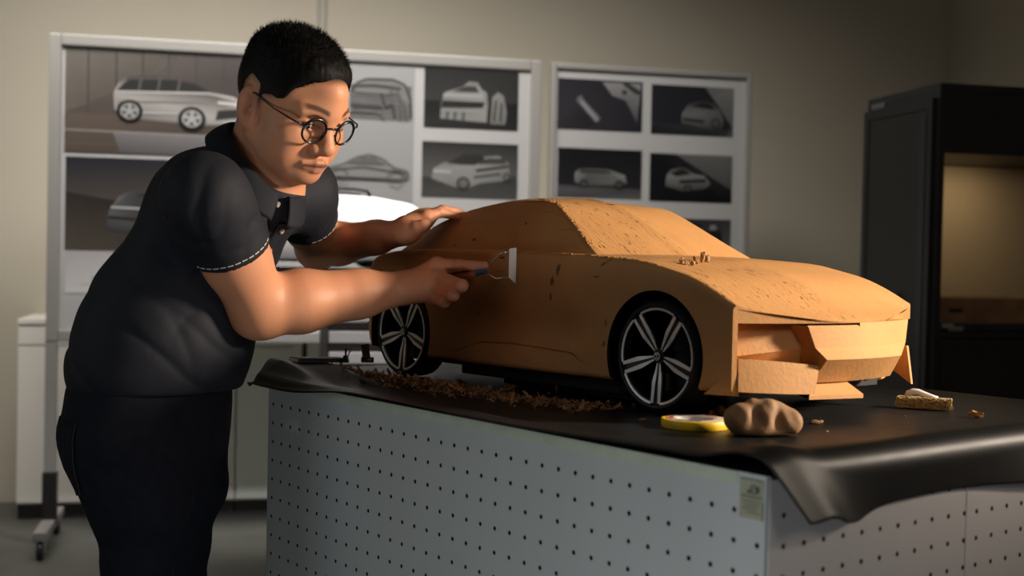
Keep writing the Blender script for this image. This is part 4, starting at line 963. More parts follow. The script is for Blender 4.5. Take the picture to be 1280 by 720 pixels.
# bench brush
q0 = on_z(1122, 510, ZM); q1 = on_z(1188, 514.5, ZM); dv = q1 - q0; LBR = np.linalg.norm(dv)
br = tag(empty('bench_brush', (q0[0], q0[1], ZM + .001), math.atan2(dv[1], dv[0])), 'short bench brush with yellow-brown bristles and white handle, right of the clay car', 'brush')
MB().box((-.003, .001, .0125), (LBR, .024, .0185), bev=.002).build('block', M['brushwood'], br)
mb = MB()
for i in range(1500):
    x = rng.uniform(0, LBR - .002); y = rng.uniform(.002, .023); top = .0135
    mb.tube([(x, y, top), (x + rng.normal(0, .002), y + rng.normal(0, .002) - .002 * (y < .006), .0005 + abs(rng.normal(0, .0015)))], [.00065, .0004], 4, caps=False)
for i in range(1500):
    x = rng.uniform(-.001, LBR + .002); z0_ = rng.uniform(.008, .0195); mb.tube([(x, .0015, z0_), (x + rng.normal(0, .0025), -.0022 + rng.normal(0, .001), max(.0006, z0_ - rng.random() * .010))], [.0007, .00035], 4, caps=False)
mb.build('bristles', M['bristle'], br)
hp = [(.012, .012, .0185), (.015, .012, .024), (.022, .0125, .0265), (.031, .013, .0262), (.040, .013, .023), (.052, .013, .020), (.062, .013, .0185)]
MB().tube(hp, [.004, .0052, .0056, .0054, .0050, .004, .0025], 12).build('handle', M['whitepl'], br, smooth=True)
# things left at the rear wheel: flat case, cable loop, black clip, black block
def onmat(px, py):
    q = on_z(px, py, .975)
    for _ in range(6): a, b, _z = to_ab(q); q = on_z(px, py, mat_z(a, b) + .0016)
    return q
qa = P(369, 452.5, 2.36); qb = P(433, 452.8, 2.42)
dv = qb - qa; L_ = np.linalg.norm(dv[:2]); e = tag(empty('flat_tool_case', qa, math.atan2(dv[1], dv[0])), 'flat black tool case lying at the far end of the bench cover', 'tool case')
e.rotation_euler = (0, -math.atan2(dv[2], L_), math.atan2(dv[1], dv[0]))
MB().box((0, -.012, .0), (L_, .030, .0035), bev=.0012).build('base', M['dark'], e); MB().box((0.0015, -.011, .0042), (L_ - .001, .029, .0085), bev=.0015).build('lid', M['dark'], e)
MB().box((-.0006, -.0105, .001), (.0012, .020, .0065), bev=.0004).build('edge_plate', M['steel'], e)
qc = P(445, 449, 2.40); e = tag(empty('cable_loop', qc), 'small loop of pale grey cable before the rear wheel', 'cable')
pts = []
for i in range(26):
    t = i / 25 * math.pi * 1.25 - .35; pts.append((.016 * math.cos(math.pi - t), .008 * math.sin(t * .5), max(.0, .019 * math.sin(t)) + .001))
pts += [(pts[-1][0] + .008, -.01, .002), (pts[-1][0] + .016, -.022, .001)]
MB().tube(pts, .0013, 8).build('cable', simple('cable_grey', (.32, .33, .34), .4), e, smooth=True)
MB().lathe([(.0003, 0), (.004, 0), (.004, .010), (.0003, .010)], 14, fr=lambda x, y, z: (.014 + z, -.018 + x, .0045 + y)).build('plug', M['dark'], e, angle=40)
qd_ = P(432, 452, 2.40); e = tag(empty('binder_clip', qd_), 'small black clip standing at the end of the flat case', 'clip')
MB().prism([(-.006, .0), (.006, .0), (.0035, .012), (-.0035, .012)], -.008, .008, fr=lambda x, y, z: (x, z, y)).build('body', M['dark'], e)
MB().tube([(0, -.003, .011), (-.001, -.003, .024), (0, 0, .027), (.001, .003, .024), (0, .003, .011)], .0012, 6).build('lever', M['dark'], e)
qe = P(458, 453, 2.41); e = tag(empty('spatula', qe, .2), 'black plastic spatula head tilted up beside the rear wheel', 'spatula')
MB().box((-.010, -.006, 0), (.014, .008, .010), bev=.002).build('base', M['dark'], e)
b_ = MB().box((-.006, -.0015, .006), (.009, .0015, .036), bev=.0008).build('blade', M['dark'], e); b_.rotation_euler = (.1, -.16, 0)

# ------------------------------------------------------------------ black tool cabinet on the right
DC = 4.3
CB = P(1176, 103, DC); ZC1 = CB[2]
def cfr(s, n, z): return np.array([CB[0], CB[1], 0]) + WD * s + WN * n + UP * z     # s right along the front, n away from the camera
CBK = .50; CWD = 1.0
cab = tag(empty('tool_cabinet', cfr(.5, .25, 0)), 'tall black metal tool cabinet with a lit open niche, right of the clay car', 'cabinet')
o0 = np.array(cab.location); cf = lambda a, b, c: cfr(a, b, c) - o0
def czf(py, px=1200): return on_plane(px, py, np.array([CB[0], CB[1], 0]), WN)[2]
zn1, zn0 = czf(192), czf(386); zd1, zd0 = czf(424), czf(700)
T_ = .022
mb = MB()
mb.box((0, 0, ZC1 - .03), (CWD, CBK, ZC1), bev=.004, fr=cf); mb.box((0, 0, 0), (T_, CBK, ZC1 - .03), fr=cf); mb.box((CWD - T_, 0, 0), (CWD, CBK, ZC1 - .03), fr=cf)
mb.box((T_, CBK - .015, 0), (CWD - T_, CBK, ZC1 - .03), fr=cf); mb.box((T_, .0, zn1), (CWD - T_, CBK - .015, ZC1 - .03), fr=cf); mb.box((T_, .0, 0), (CWD - T_, CBK - .015, .10), fr=cf)
mb.build('carcass', M['blackmetal'], cab)
MB().box((T_, .0, zn0 - .075), (CWD - T_, CBK - .016, zn0 - .05), bev=.002, fr=cf).build('shelf', M['blackmetal'], cab)
mb = MB().box((T_ + .001, CBK - .021, zn0 - .05), (CWD - T_ - .001, CBK - .016, zn1 - .001), fr=cf).box((T_, .06, zn0 - .05), (T_ + .003, CBK - .022, zn1 - .001), fr=cf)
mb.build('niche_lining', M['niche'], cab)
for i, s in enumerate((.0, .5)):
    lp_ = MB().box((s + .03, -.004, zn0 - .066), (s + .072, -.0005, zn0 - .052), fr=cf).build('label_holder', M['steel'], cab)
# drawer strip and door below
for s0, s1 in ((.024, .50), (.504, CWD - .024)):
    dr = MB().box((s0, -.002, zd1 + .004), (s1, .018, zn0 - .079), bev=.003, fr=cf).build('drawer', M['blackmetal'], cab); MB().box((s0 + .03, -.006, zd1 + .028), (s0 + .085, -.0015, zd1 + .044), bev=.001, fr=cf).build('label_holder', simple('label_grey', (.16, .15, .13), .5), dr)
    fm = MB(); z0, z1, w = .105, zd1, .030
    for lo, hi in (((s0, -.002, z0), (s0 + w, .018, z1)), ((s1 - w, -.002, z0), (s1, .018, z1)), ((s0 + w, -.002, z1 - w), (s1 - w, .018, z1)), ((s0 + w, -.002, z0), (s1 - w, .018, z0 + w))): fm.box(lo, hi, fr=cf)
    d_ = fm.build('door', M['blackmetal'], cab); MB().box((s0 + w, .004, z0 + w), (s1 - w, .012, z1 - w), fr=cf).build('door_panel', M['cabdoor'], d_)
# side door facing the bench
sd = MB(); 
for lo, hi in (((-.018, .02, .03), (0 - .0005, .05, ZC1 - .05)), ((-.018, CBK - .04, .03), (-.0005, CBK - .005, ZC1 - .05)), ((-.018, .05, ZC1 - .085), (-.0005, CBK - .04, ZC1 - .05)), ((-.018, .05, .03), (-.0005, CBK - .04, .09))): sd.box(lo, hi, fr=cf)
dd = sd.build('side_door', M['blackmetal'], cab)
MB().box((-.014, .05, .09), (-.004, CBK - .04, ZC1 - .085), fr=cf).build('door_panel', M['cabdoor'], dd)
MB().box((-.020, .055, .09), (-.0142, .09, ZC1 - .1), bev=.002, fr=cf).build('hinge_strip', simple('hinge_strip_blue', (.014, .015, .020), .4), dd)
qz = on_plane(1133, 370, cfr(-.015, 0, 0), WD)[2]
MB().lathe([(.0003, 0), (.013, 0), (.013, .012), (.010, .016), (.0003, .016)], 20, fr=lambda x, y, z: cf(-.014 - z, .22 + x, qz + y)).build('lock_knob', M['dark'], dd, angle=40)
MB().box((-.0015, CBK - .125, ZC1 - .042), (-.0003, CBK - .03, ZC1 - .022), fr=cf).build('maker_plate', simple('plate_grey', (.10, .095, .095), .4), cab)
# wooden box in the niche
bx = tag(empty('wooden_box', cfr(.30, .10, zn0 - .0498)), 'wooden box with a dark hand hole standing in the lit niche of the black cabinet', 'box')
o0b = np.array(bx.location); bf = lambda a, b, c: cfr(.30, .10, zn0 - .0498) + WD * a + WN * b + UP * c - o0b
zb_h = czf(373) - zn0 + .0495
mb = MB()
mb.box((-.23, -.02, 0), (.23, -.008, zb_h), bev=.001, fr=bf).box((-.23, .24, 0), (.23, .252, zb_h), bev=.001, fr=bf).box((-.23, -.0079, 0), (-.218, .2399, zb_h), bev=.001, fr=bf).box((.218, -.0079, 0), (.23, .2399, zb_h), bev=.001, fr=bf).box((-.2179, -.0079, 0), (.2179, .2399, .008), fr=bf)
mb.build('body', M['wood'], bx); MB().prism([(-.20, zb_h - .045), (-.19, zb_h - .053), (-.15, zb_h - .053), (-.14, zb_h - .045), (-.15, zb_h - .037), (-.19, zb_h - .037)], -.0212, -.0195, fr=lambda x, y, z: bf(x, z, y)).build('hand_hole', M['dark'], bx)
MB().box((-.22, .0, zb_h - .012), (.22, .235, zb_h - .004), fr=bf).build('lid', M['wood'], bx)

# ------------------------------------------------------------------ white car model on a drawer stand, behind the bench
DM = 4.25
st0 = P(402, 340, DM); zst = P(440, 336, DM)[2]
MC = P(372, 336, DM + .10); sdir = math.radians(12.6)
stand = tag(empty('model_stand', (MC[0], MC[1], 0), sdir), 'white slatted drawer stand with a dark top, carrying the white model car', 'stand')
xl = (P(402, 340, DM) - MC)[0]; 
MB().box((-.44, -.17, zst - .035), (.62, .30, zst), bev=.004).build('top', simple('stand_top', (.055, .062, .066), .4), stand)
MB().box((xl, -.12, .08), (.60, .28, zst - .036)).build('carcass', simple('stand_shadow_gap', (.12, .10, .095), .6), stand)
z = .12; k = 0
while z < zst - .08:
    mb = MB().box((xl + .002, -.150, z), (.598, -.1205, z + .040), bev=.004); mb.build('drawer', M['whitemodel'], stand); z += .070
for sx, sy in ((xl + .06, -.08), (.54, -.08), (xl + .06, .24), (.54, .24)):
    MB().lathe([(.0003, 0), (.022, 0), (.022, .0795), (.0003, .0795)], 16, fr=lambda x, y, z: (sx + x, sy + y, z)).build('leg', M['dark'], stand, angle=40)
mm = tag(empty('white_car_model', (MC[0], MC[1], zst + .001), sdir), 'glossy white SUV model with black roof rails on a drawer stand behind the person', 'car model')
def suv():
    hz = (P(430, 243, DM)[2] - zst); 
    xr = (P(531, 300, DM) - MC)[0]
    # profile of roof along x (right = tail)
    X = np.linspace(-.44, xr + .012, 60); V = []; rows = []
    def top(x): return np.interp(x, [-.44, -.40, -.26, -.12, .0, .16, .24, xr - .07, xr - .03, xr + .0, xr + .012], [.40, .52, .60, .96, 1.0, 1.0, .985, .90, .80, .66, .30]) * hz
    for x in X:
        t = top(x); wbt = .20 * (1 - .35 * sstep(x, xr - .10, xr + .012) ** 2) * (1 - .3 * sstep(-x, .32, .44)); belt = min(.52 * hz, t * .9); wt = wbt - .055 * max(0, (t - belt) / (hz * .48)); pts = [(0, .02), (wbt * .8, .02), (wbt - .004, .03), (wbt, .05), (wbt, belt * .6), (wbt - .004, belt)]
        for q in (.25, .5, .75): pts.append((wbt - .004 + (wt - wbt + .004) * q + .006 * math.sin(q * math.pi), belt + (t - .02 - belt) * q))
        for q in np.linspace(0, 1, 5): pts.append((wt - .018 * (1 - math.cos(q * math.pi / 2)), t - .02 + .018 * math.sin(q * math.pi / 2)))
        wl = pts[-1][0]
        for q in (.3, .6, 1): pts.append((wl * (1 - q), t - .002 + .006 * (1 - (1 - q) ** 2)))
        rows.append([(x, w, z) for w, z in pts])
    n = len(rows[0]); m = 2 * n - 2
    for rw in rows: V += rw + [(x, -y, z) for x, y, z in rw[-2:0:-1]]
    k = len(X); Fc = [(i * m + j, i * m + (j + 1) % m, (i + 1) * m + (j + 1) % m, (i + 1) * m + j) for i in range(k - 1) for j in range(m)]
    Fc.append(tuple(range(m))[::-1]); Fc.append(tuple((k - 1) * m + j for j in range(m)))
    MB().add(V, Fc).build('body', M['whitemodel'], mm, angle=45)
    for sg in (-1, 1):
        r_ = [(-.13, sg * .132, .985 * hz), (-.115, sg * .132, hz + .016), (-.08, sg * .132, hz + .020), (.18, sg * .132, hz + .019), (.222, sg * .132, hz + .013), (.232, sg * .132, hz - .006)]
        MB().tube(r_, .006, 8).build('roof_rail', M['dark'], mm, smooth=True)
    for x in (-.30, .26):
        for sg in (-1, 1):
            MB().lathe([(.0003, -.02), (.05, -.02), (.062, -.014), (.062, .014), (.05, .02), (.0003, .02)], 28, fr=lambda a, b, c, x=x, sg=sg: (x + a, sg * (.172) + c, .0625 + b)).build('wheel', M['rubber'], mm, angle=40)
suv()

# ------------------------------------------------------------------ the person
yw, pt_ = R(37), R(24)
hf = np.array([math.cos(yw), -math.sin(yw), 0]); hl = np.array([math.sin(yw), math.cos(yw), 0])
f_ = math.cos(pt_) * hf - math.sin(pt_) * UP; u_ = math.sin(pt_) * hf + math.cos(pt_) * UP; l_ = hl
rr_ = R(2.5); l_, u_ = math.cos(rr_) * l_ + math.sin(rr_) * u_, math.cos(rr_) * u_ - math.sin(rr_) * l_
HA = np.stack([f_, l_, u_]); HO = P(361, 133, 2.10)
def hd(f, l, u): return HO + f_ * f + l_ * l + u_ * u
# joints
tf = np.array([math.cos(R(20)), -math.sin(R(20)), 0]); tl = np.array([math.sin(R(20)), math.cos(R(20)), 0])
PEL = P(190, 505, 2.18); WAI = P(200, 432, 2.18); BEL = P(219, 385, 2.18); CHE = P(264, 308, 2.17); UCH = P(300, 250, 2.16); NB = P(328, 216, 2.14)
SN = P(256, 245, 1.98); SF = P(374, 242, 2.31)
EN = P(324, 383, 2.12); WN_ = on_c(499, 361, .185)
EF = P(396, 310, 2.52); WF = P(503, 291, 2.365)
# --- right hand around the scraper handle (near the camera), index finger laid along it
def hp_(px, py, b): return on_c(px, py, b)
HR = dict(
    wrist=WN_,
    idx=[hp_(546, 331, .228), hp_(574, 331.5, .248), hp_(592, 332, .262), hp_(606, 331.5, .272)],
    mid=[hp_(548, 347, .222), hp_(577, 357, .216), hp_(573, 362, .240), hp_(562, 357, .252)],
    rng=[hp_(546, 360, .220), hp_(566, 369, .214), hp_(563, 372, .238), hp_(553, 366, .250)],
    pky=[hp_(541, 371, .218), hp_(555, 378, .214), hp_(553, 379, .234), hp_(545, 374, .245)],
    thb=[hp_(512, 349, .215), hp_(536, 340, .262), hp_(560, 339, .282), hp_(580, 340, .286)])
HRr = dict(idx=[.0125, .0100, .0088, .0070], mid=[.0130, .0108, .0092, .0078], rng=[.0122, .0102, .0088, .0074], pky=[.0110, .0090, .0078, .0066], thb=[.0150, .0130, .0112, .0088])
# --- left hand resting on the rear quarter of the roof
def gb(a):  # a point just off the greenhouse side / roof
    return a
HL = dict(
    wrist=WF,
    idx=[P(533, 272.0, 2.375), P(549, 265.5, 2.394), P(562, 268.0, 2.408), P(571, 270.3, 2.422)],
    mid=[P(536, 270.0, 2.400), P(553, 263.5, 2.426), P(566, 264.5, 2.444), P(577, 266.8, 2.458)],
    rng=[P(535, 270.5, 2.422), P(551, 265.0, 2.449), P(563, 265.0, 2.468), P(573, 266.3, 2.482)],
    pky=[P(532, 272.0, 2.440), P(546, 267.0, 2.464), P(556, 267.0, 2.476), P(564, 267.8, 2.487)],
    thb=[P(510, 289, 2.355), P(520, 285, 2.345), P(528, 281.5, 2.345), P(533, 279, 2.350)])
def hand(F_, H, Rr, scale=1.0):
    w = H['wrist']
    for k in ('idx', 'mid', 'rng', 'pky'):
        a = w + (H[k][0] - w) * .25
        F_.cap(a, H[k][0] + (a - H[k][0]) * .06, .0185, Rr[k][0] * 1.12, k=.014)
    m = (H['idx'][0] + H['mid'][0] + H['rng'][0] + H['pky'][0]) / 4
    F_.cap(w + (m - w) * .15, w + (m - w) * .75, .023, .021, k=.015)
    for k in ('idx', 'mid', 'rng', 'pky'):
        p_ = H[k]; r_ = Rr[k]
        F_.cap(p_[0], p_[1], r_[0], r_[1], k=.007); F_.cap(p_[1], p_[2], r_[1], r_[2], k=.0025); F_.cap(p_[2], p_[3], r_[2], r_[3], k=.0025)
        F_.ell(p_[1], [r_[1] * 1.07] * 3, k=.003)
        F_.ell(p_[0], [r_[0] * 1.08] * 3, k=.006)
    p_ = H['thb']; r_ = Rr['thb']
    F_.cap(w + (p_[0] - w) * .3, p_[0], .018, r_[0], k=.014); F_.cap(p_[0], p_[1], r_[0], r_[1], k=.012); F_.cap(p_[1], p_[2], r_[1], r_[2], k=.003); F_.cap(p_[2], p_[3], r_[2], r_[3], k=.003)
B = Fld()
def sq_(c): return (c[0], c[1], c[2] if c[2] > -.03 else -.03 + (c[2] + .03) * .87)      # a compact lower face
def E_(c, r, k=.02, op='u', A=HA): B.ell(hd(*sq_(c)), r, A, k, op)
def C_(a, b, ra, rb=None, k=.02, op='u'): B.cap(hd(*sq_(a)), hd(*sq_(b)), ra, rb, k, op)
# skull and face
E_((-.006, 0, .034), (.098, .078, .086), .02)
E_((.034, 0, .012), (.058, .066, .070), .03)
E_((.030, 0, -.045), (.060, .060, .066), .03)
for s in (1, -1):
    C_((.000, s * .056, -.046), (.066, s * .024, -.096), .0205, .0175, .022)
    E_((.060, s * .044, -.026), (.026, .024, .020), .025)
    E_((.050, s * .040, -.056), (.032, .028, .031), .022)
    C_((.0925, s * .010, .0215), (.082, s * .046, .021), .0088, .0078, .016)      # brow ridge
C_((.088, 0, .055), (.083, 0, .03), .02, .02, .04)
E_((.076, 0, -.068), (.025, .031, .026), .016)
E_((.081, 0, -.0965), (.018, .022, .016), .018)
C_((.022, 0, -.070), (.06, 0, -.086), .030, .020, .02)
for s in (1, -1):
    E_((.098, s * .031, .003), (.014, .017, .011), .012, 's')
C_((.092, 0, .014), (.1115, 0, -.028), .0080, .0120, .014)
E_((.1125, 0, -.0335), (.0115, .0142, .0105), .008)
for s in (1, -1):
    E_((.1010, s * .0165, -.0375), (.0110, .0092, .0092), .006)
    E_((.1075, s * .0075, -.0455), (.005, .0038, .003), .003, 's')
    E_((.0775, s * .0315, .002), (.0155, .0165, .0140), .004)                     # lids over the eyeballs
for s in (1, -1):
    C_((.0945, s * .026, -.0685), (.1035, s * .006, -.0640), .0034, .0046, .006); C_((.0930, s * .022, -.0745), (.1010, s * .005, -.0775), .0038, .0056, .006)
    E_((.0925, s * .0305, -.0035), (.0070, .0152, .0034), .0012, 's')                # lid slit, looking down
C_((.1035, .006, -.0640), (.1035, -.006, -.0640), .0046, None, .004); C_((.1010, .005, -.0775), (.1010, -.005, -.0775), .0056, None, .004)
B.chain  # mouth line
# ears
for s in (1, -1):
    ea = R(14); ef = np.array([math.cos(ea), s * -.32, math.sin(ea)]); ef /= np.linalg.norm(ef); eu = np.array([-math.sin(ea), 0, math.cos(ea)]); en = np.cross(eu, ef); en /= np.linalg.norm(en); eu = np.cross(ef, en)
    EA = np.stack([ef @ HA, en @ HA, eu @ HA])
    E_((-.006, s * .0815, -0.0080), (.0195, .0078, .0335), .006, 'u', EA); E_((.002, s * .0765, -0.0340), (.010, .0065, .012), .006)
    E_((-.001, s * .0885, -0.0040), (.0112, .0078, .0215), .003, 's', EA)
    E_((.004, s * .0805, -0.0100), (.004, .006, .008), .004)
# neck and hidden trunk
B.cap(hd(-.034, 0, -.02), NB - tf * .012, .053, .058, .02); B.cap(hd(.004, 0, -.066), NB + tf * .026 - UP * .03, .038, .046, .02); B.cap(NB + tf * .016 - UP * .03, CHE, .046, .05, .03); B.cap(NB, UCH, .058, .060, .03)
TA = np.stack([tf, tl, UP])
B.cap(UCH, CHE, .060, .072, .03); B.cap(CHE, WAI, .072, .08, .03); B.cap(WAI, PEL, .08, .082, .03)
B.cap(UCH, SN, .045, .045, .02); B.cap(UCH, SF, .045, .045, .02)
# arms
def arm(s_, e_, w_, rs):
    d1 = e_ - s_; B.cap(s_, s_ + d1 * .55, rs[0], rs[1], .02); B.cap(s_ + d1 * .5, e_, rs[1], rs[2], .02)
    d2 = w_ - e_; B.cap(e_, e_ + d2 * .28, rs[2], rs[3], .02); B.cap(e_ + d2 * .28, e_ + d2 * .72, rs[3], rs[4], .02); B.cap(e_ + d2 * .7, w_, rs[4], rs[5], .012)
arm(SN, EN, WN_, (.056, .054, .050, .0525, .0425, .0300))
B.ell(EN + (EN - SN) * .06 + np.array([-.004, 0, -.006]), (.040, .040, .036), None, .02)
arm(SF, EF, WF, (.052, .047, .040, .0395, .032, .0235))
hand(B, HR, HRr); hand(B, HL, {k: [x * .98 for x in v] for k, v in HRr.items()})
# legs down to the floor
def hipj(s): return PEL + tl * (.085 * s) - UP * .03 - tf * .01
FEET = []
for s in (1, -1):
    h = hipj(s); kn = np.array([PEL[0] + .030, PEL[1], 0]) + tl * (.088 * s) + UP * .49; an = np.array([PEL[0] - .05, PEL[1] - .02, 0]) + tl * (.095 * s) + UP * .085; FEET.append((h, kn, an))
    x0 = np.array([PEL[0], PEL[1], 0]) + np.array([.14, .99, 0]) * (.082 * s); km = kn + (x0 - kn) * np.array([1, 1, 0]) * .6
    B.cap(h, x0 + UP * .80 + np.array([.012, 0, 0]), .060, .055, .03); B.cap(x0 + UP * .80 + np.array([.012, 0, 0]), x0 + UP * .65 + np.array([.014, 0, 0]), .055, .034, .02); B.cap(x0 + UP * .65 + np.array([.014, 0, 0]), km, .034, .036, .02); B.cap(km, an, .036, .032, .02)
    B.cap(an - UP * .02, an + tf * .12 - UP * .05, .034, .026, .02)
def skin_col(v):
    n = len(v); q = (v - HO) @ HA.T; q[:, 2] = np.where(q[:, 2] > -.03, q[:, 2], -.03 + (q[:, 2] + .03) / .87); base = np.array([.62, .275, .148]); c = np.tile(base, (n, 1))
    def mixc(mask, col): nonlocal c; c = c * (1 - mask[:, None]) + np.array(col) * mask[:, None]
    fx, lx, ux = q.T; al = np.abs(lx); inhead = (np.linalg.norm(q, axis=1) < .17)
    g = lambda a, b, c_, r, p_=2: np.exp(-(((fx - a[0]) / r[0]) ** 2 + ((al - a[1]) / r[1]) ** 2 + ((ux - a[2]) / r[2]) ** 2) ** (p_ / 2)) * c_ * inhead
    mixc(g((.06, .045, -.04), 0, .35, (.03, .025, .03)), (.46, .185, .10)); mixc(g((.112, 0, -.035), 0, .35, (.014, .014, .012)), (.44, .17, .09))
    mixc(g((-.001, .083, -.004), 0, .55, (.012, .008, .022), 4), (.33, .115, .062)); mixc(g((-.006, .083, -.004), 0, .30, (.024, .010, .038), 4), (.56, .21, .12))  # ear hollow painted darker for its shade; the whole ear redder
    mixc(g((.10, .0, -.0705), 0, .85, (.02, .022, .0105), 6), (.33, .115, .085))                             # lips
    mline = np.exp(-((ux + .0708 - .0006 * np.cos(lx * 130)) / .0030) ** 2) * (al < .0265) * (fx > .080) * inhead; mixc(mline * .97, (.06, .018, .014))  # shade between the lips painted as a dark line
    mixc(np.clip(g((.075, .0, -.092), 0, .34, (.05, .055, .034)), 0, 1), (.27, .14, .085)); mixc(g((.103, 0, -.056), 0, .28, (.012, .024, .009)), (.24, .12, .075))                     # shaven chin
    # eyebrows: a band above the socket
    arch = .0255 + .006 * np.sin(np.clip((al - .012) / .042, 0, 1) * math.pi * .8); bm_ = np.exp(-(((ux - arch) / .0046) ** 4)) * sstep(al, .010, .018) * (1 - sstep(al, .044, .056)) * (fx > .06) * inhead
    mixc(bm_ * .88, (.035, .022, .016))
    lash = np.exp(-(((ux - .0012 + 6 * (al - .0315) ** 2) / .0022) ** 4)) * np.exp(-((al - .0315) / .0160) ** 4) * (fx > .078) * inhead; mixc(lash * .95, (.018, .012, .010))
    # shaved hairline fading out of the skin at the sides and nape
    fade = (1 - sstep(poly_sd(fx, ux, HP), -.013, .004)) * inhead * (1 - sstep(al, .0765, .0800) * (np.abs(fx) < .035)); mixc(np.clip(fade, 0, 1) * .92, (.022, .016, .013))
    for H in (HR, HL):
        for k in ('idx', 'mid', 'rng', 'pky', 'thb'):
            for j in (0, 1):
                m_ = np.exp(-((np.linalg.norm(v - H[k][j], axis=1) - .011) / .006) ** 2) * .28; mixc(m_ * (np.linalg.norm(v - H[k][j], axis=1) < .03), (.45, .17, .10))
            m_ = (np.linalg.norm(v - H[k][3], axis=1) < .0105) * .35; mixc(m_, (.58, .29, .20))
    for e_ in (EN, EF): mixc(np.exp(-(np.linalg.norm(v - e_, axis=1) / .055) ** 4) * .25, (.40, .16, .085))
    return c
HP = np.array([(.098, .070), (.080, .066), (.066, .050), (.058, .030), (.042, .022), (.024, .016), (.013, -.020), (.003, -.020), (.000, .030), (-.018, .036), (-.030, .018), (-.036, -.020), (-.046, -.050), (-.070, -.068), (-.15, -.07), (-.15, .17), (.14, .17), (.125, .085)])
def poly_sd(x, y, PG):
    d = np.full(len(x), 1e9); ins = np.zeros(len(x), bool)
    for i in range(len(PG)):
        ax, ay = PG[i]; bx, by = PG[(i + 1) % len(PG)]; ex, ey = bx - ax, by - ay; wx, wy = x - ax, y - ay
        t = np.clip((wx * ex + wy * ey) / (ex * ex + ey * ey), 0, 1); d = np.minimum(d, np.hypot(wx - ex * t, wy - ey * t))
        c1 = (ay <= y) != (by <= y); ins ^= c1 & (x < ax + (y - ay) * ex / (ey if abs(ey) > 1e-9 else 1e-9))
    return np.where(ins, -d, d)
def hair_mask(fx, ux, w): return 1 - sstep(poly_sd(fx, ux, HP), -w * .3, w * .3)
person = tag(empty('person', (PEL[0], PEL[1], 0)), 'person in dark navy polo shirt and glasses, leaning over to scrape the clay car', 'person')
PO = np.array([PEL[0], PEL[1], 0])
def finish(name, F_, lo, hi, h, mat, parent, colf=None, it=1, off=PO):
    cv, qd = polygonise(F_, lo, hi, h); cv = relax(cv, qd, it)
    a = cv[qd]; vol = np.einsum('ij,ij->i', a[:, 0], np.cross(a[:, 1], a[:, 2])).sum() + np.einsum('ij,ij->i', a[:, 0], np.cross(a[:, 2], a[:, 3])).sum()
    if vol < 0: qd = qd[:, ::-1]
    col = colf(cv) if colf else None
    return link(name, sdf_mesh(name, cv - off, qd, col), parent, mat, True)
finish('body', B, (-1.0, 1.75, -.02), (.05, 2.75, 1.62), .0021, M['skin'], person, skin_col)
# hair: thin on the sides, thicker and brushed up on top
def hair_off(u): return .0022 + .0115 * sstep(u, .045, .105)
def scalp(q):
    l = (q - HO) @ HA.T; c = np.array([-.006, 0, .034]); r = np.array([.098, .078, .086]); k = l - c
    def el(k, r): k0 = np.linalg.norm(k / r, axis=1); return k0 * (k0 - 1) / np.maximum(np.linalg.norm(k / (r * r), axis=1), 1e-9)
    d1 = el(k, r); d2 = el(l - np.array([.034, 0, .012]), np.array([.058, .066, .070])); h = np.maximum(.03 - np.abs(d1 - d2), 0) / .03; d = np.minimum(d1, d2) - h * h * .03 * .25
    nz = .0010 * np.sin(l[:, 0] * 330 + 2 * np.sin(l[:, 1] * 210)) * np.sin(l[:, 1] * 300 + l[:, 2] * 120)
    top = hair_off(l[:, 2]) + .004 * sstep(l[:, 0], .05, .09) * sstep(l[:, 2], .06, .09); ps = poly_sd(l[:, 0], l[:, 2], HP)
    top = top * (sstep(-ps, -.001, .010) * (1 - sstep(l[:, 0], .04, .06)) + sstep(-ps, -.001, .004) * sstep(l[:, 0], .04, .06)) - .0035 * (1 - sstep(-ps, .002, .016)) * (1 - sstep(l[:, 2], .055, .075)) * (1 - sstep(l[:, 0], .030, .050))
    return np.maximum(d - top - nz * sstep(l[:, 2], .05, .1), ps)
HF = Fld().fn(scalp, HO, .20)
def hair_col(v):
    l = (v - HO) @ HA.T; t = np.maximum(sstep(l[:, 2], -.03, .062), sstep(l[:, 0], .03, .06))[:, None]; return np.array([.052, .034, .024]) * (1 - t) + np.array([.0045, .0038, .0034]) * t
hair_o = finish('hair', HF, HO - .2, HO + .2, .0024, M['hair'], person, hair_col, 1)
mb = MB(); cnt = 0
while cnt < 11000:
    v = rng.normal(size=3); v /= np.linalg.norm(v); l = np.array([-.006, 0, .034]) + v * np.array([.098, .078, .086])
    if l[0] > .05: l[0] += .004
    if poly_sd(np.array([l[0]]), np.array([l[2]]), HP)[0] > .001 or (l[2] < .0 and l[0] > -.02) or (abs(l[1]) > .060 and abs(l[0]) < .034 and l[2] < .050): continue
    nrm = v / np.array([.098, .078, .086]); nrm /= np.linalg.norm(nrm); o_ = hair_off(l[2]); base = l + nrm * o_ * .6
    dr = nrm + np.array([.45 * sstep(l[0], -.02, .08), 0, .25]) + rng.normal(0, .28, 3); dr /= np.linalg.norm(dr); ln = o_ * (.6 + .7 * rng.random()); sd_ = np.cross(dr, rng.normal(size=3)); sd_ /= np.linalg.norm(sd_); s2 = np.cross(dr, sd_)
    W = lambda x: HO + HA.T @ x - PO
    w_ = .0007 if l[2] > .05 else .00035; vs = [W(base + sd_ * w_), W(base - sd_ * w_ * .5 + s2 * w_), W(base - sd_ * w_ * .5 - s2 * w_), W(base + dr * ln)]
    mb.add(vs, [(0, 1, 3), (1, 2, 3), (2, 0, 3)], 0, [(.0045, .0038, .0034, 1)] * 4); cnt += 1
mb.build('hair_tuft', M['hair'], hair_o)
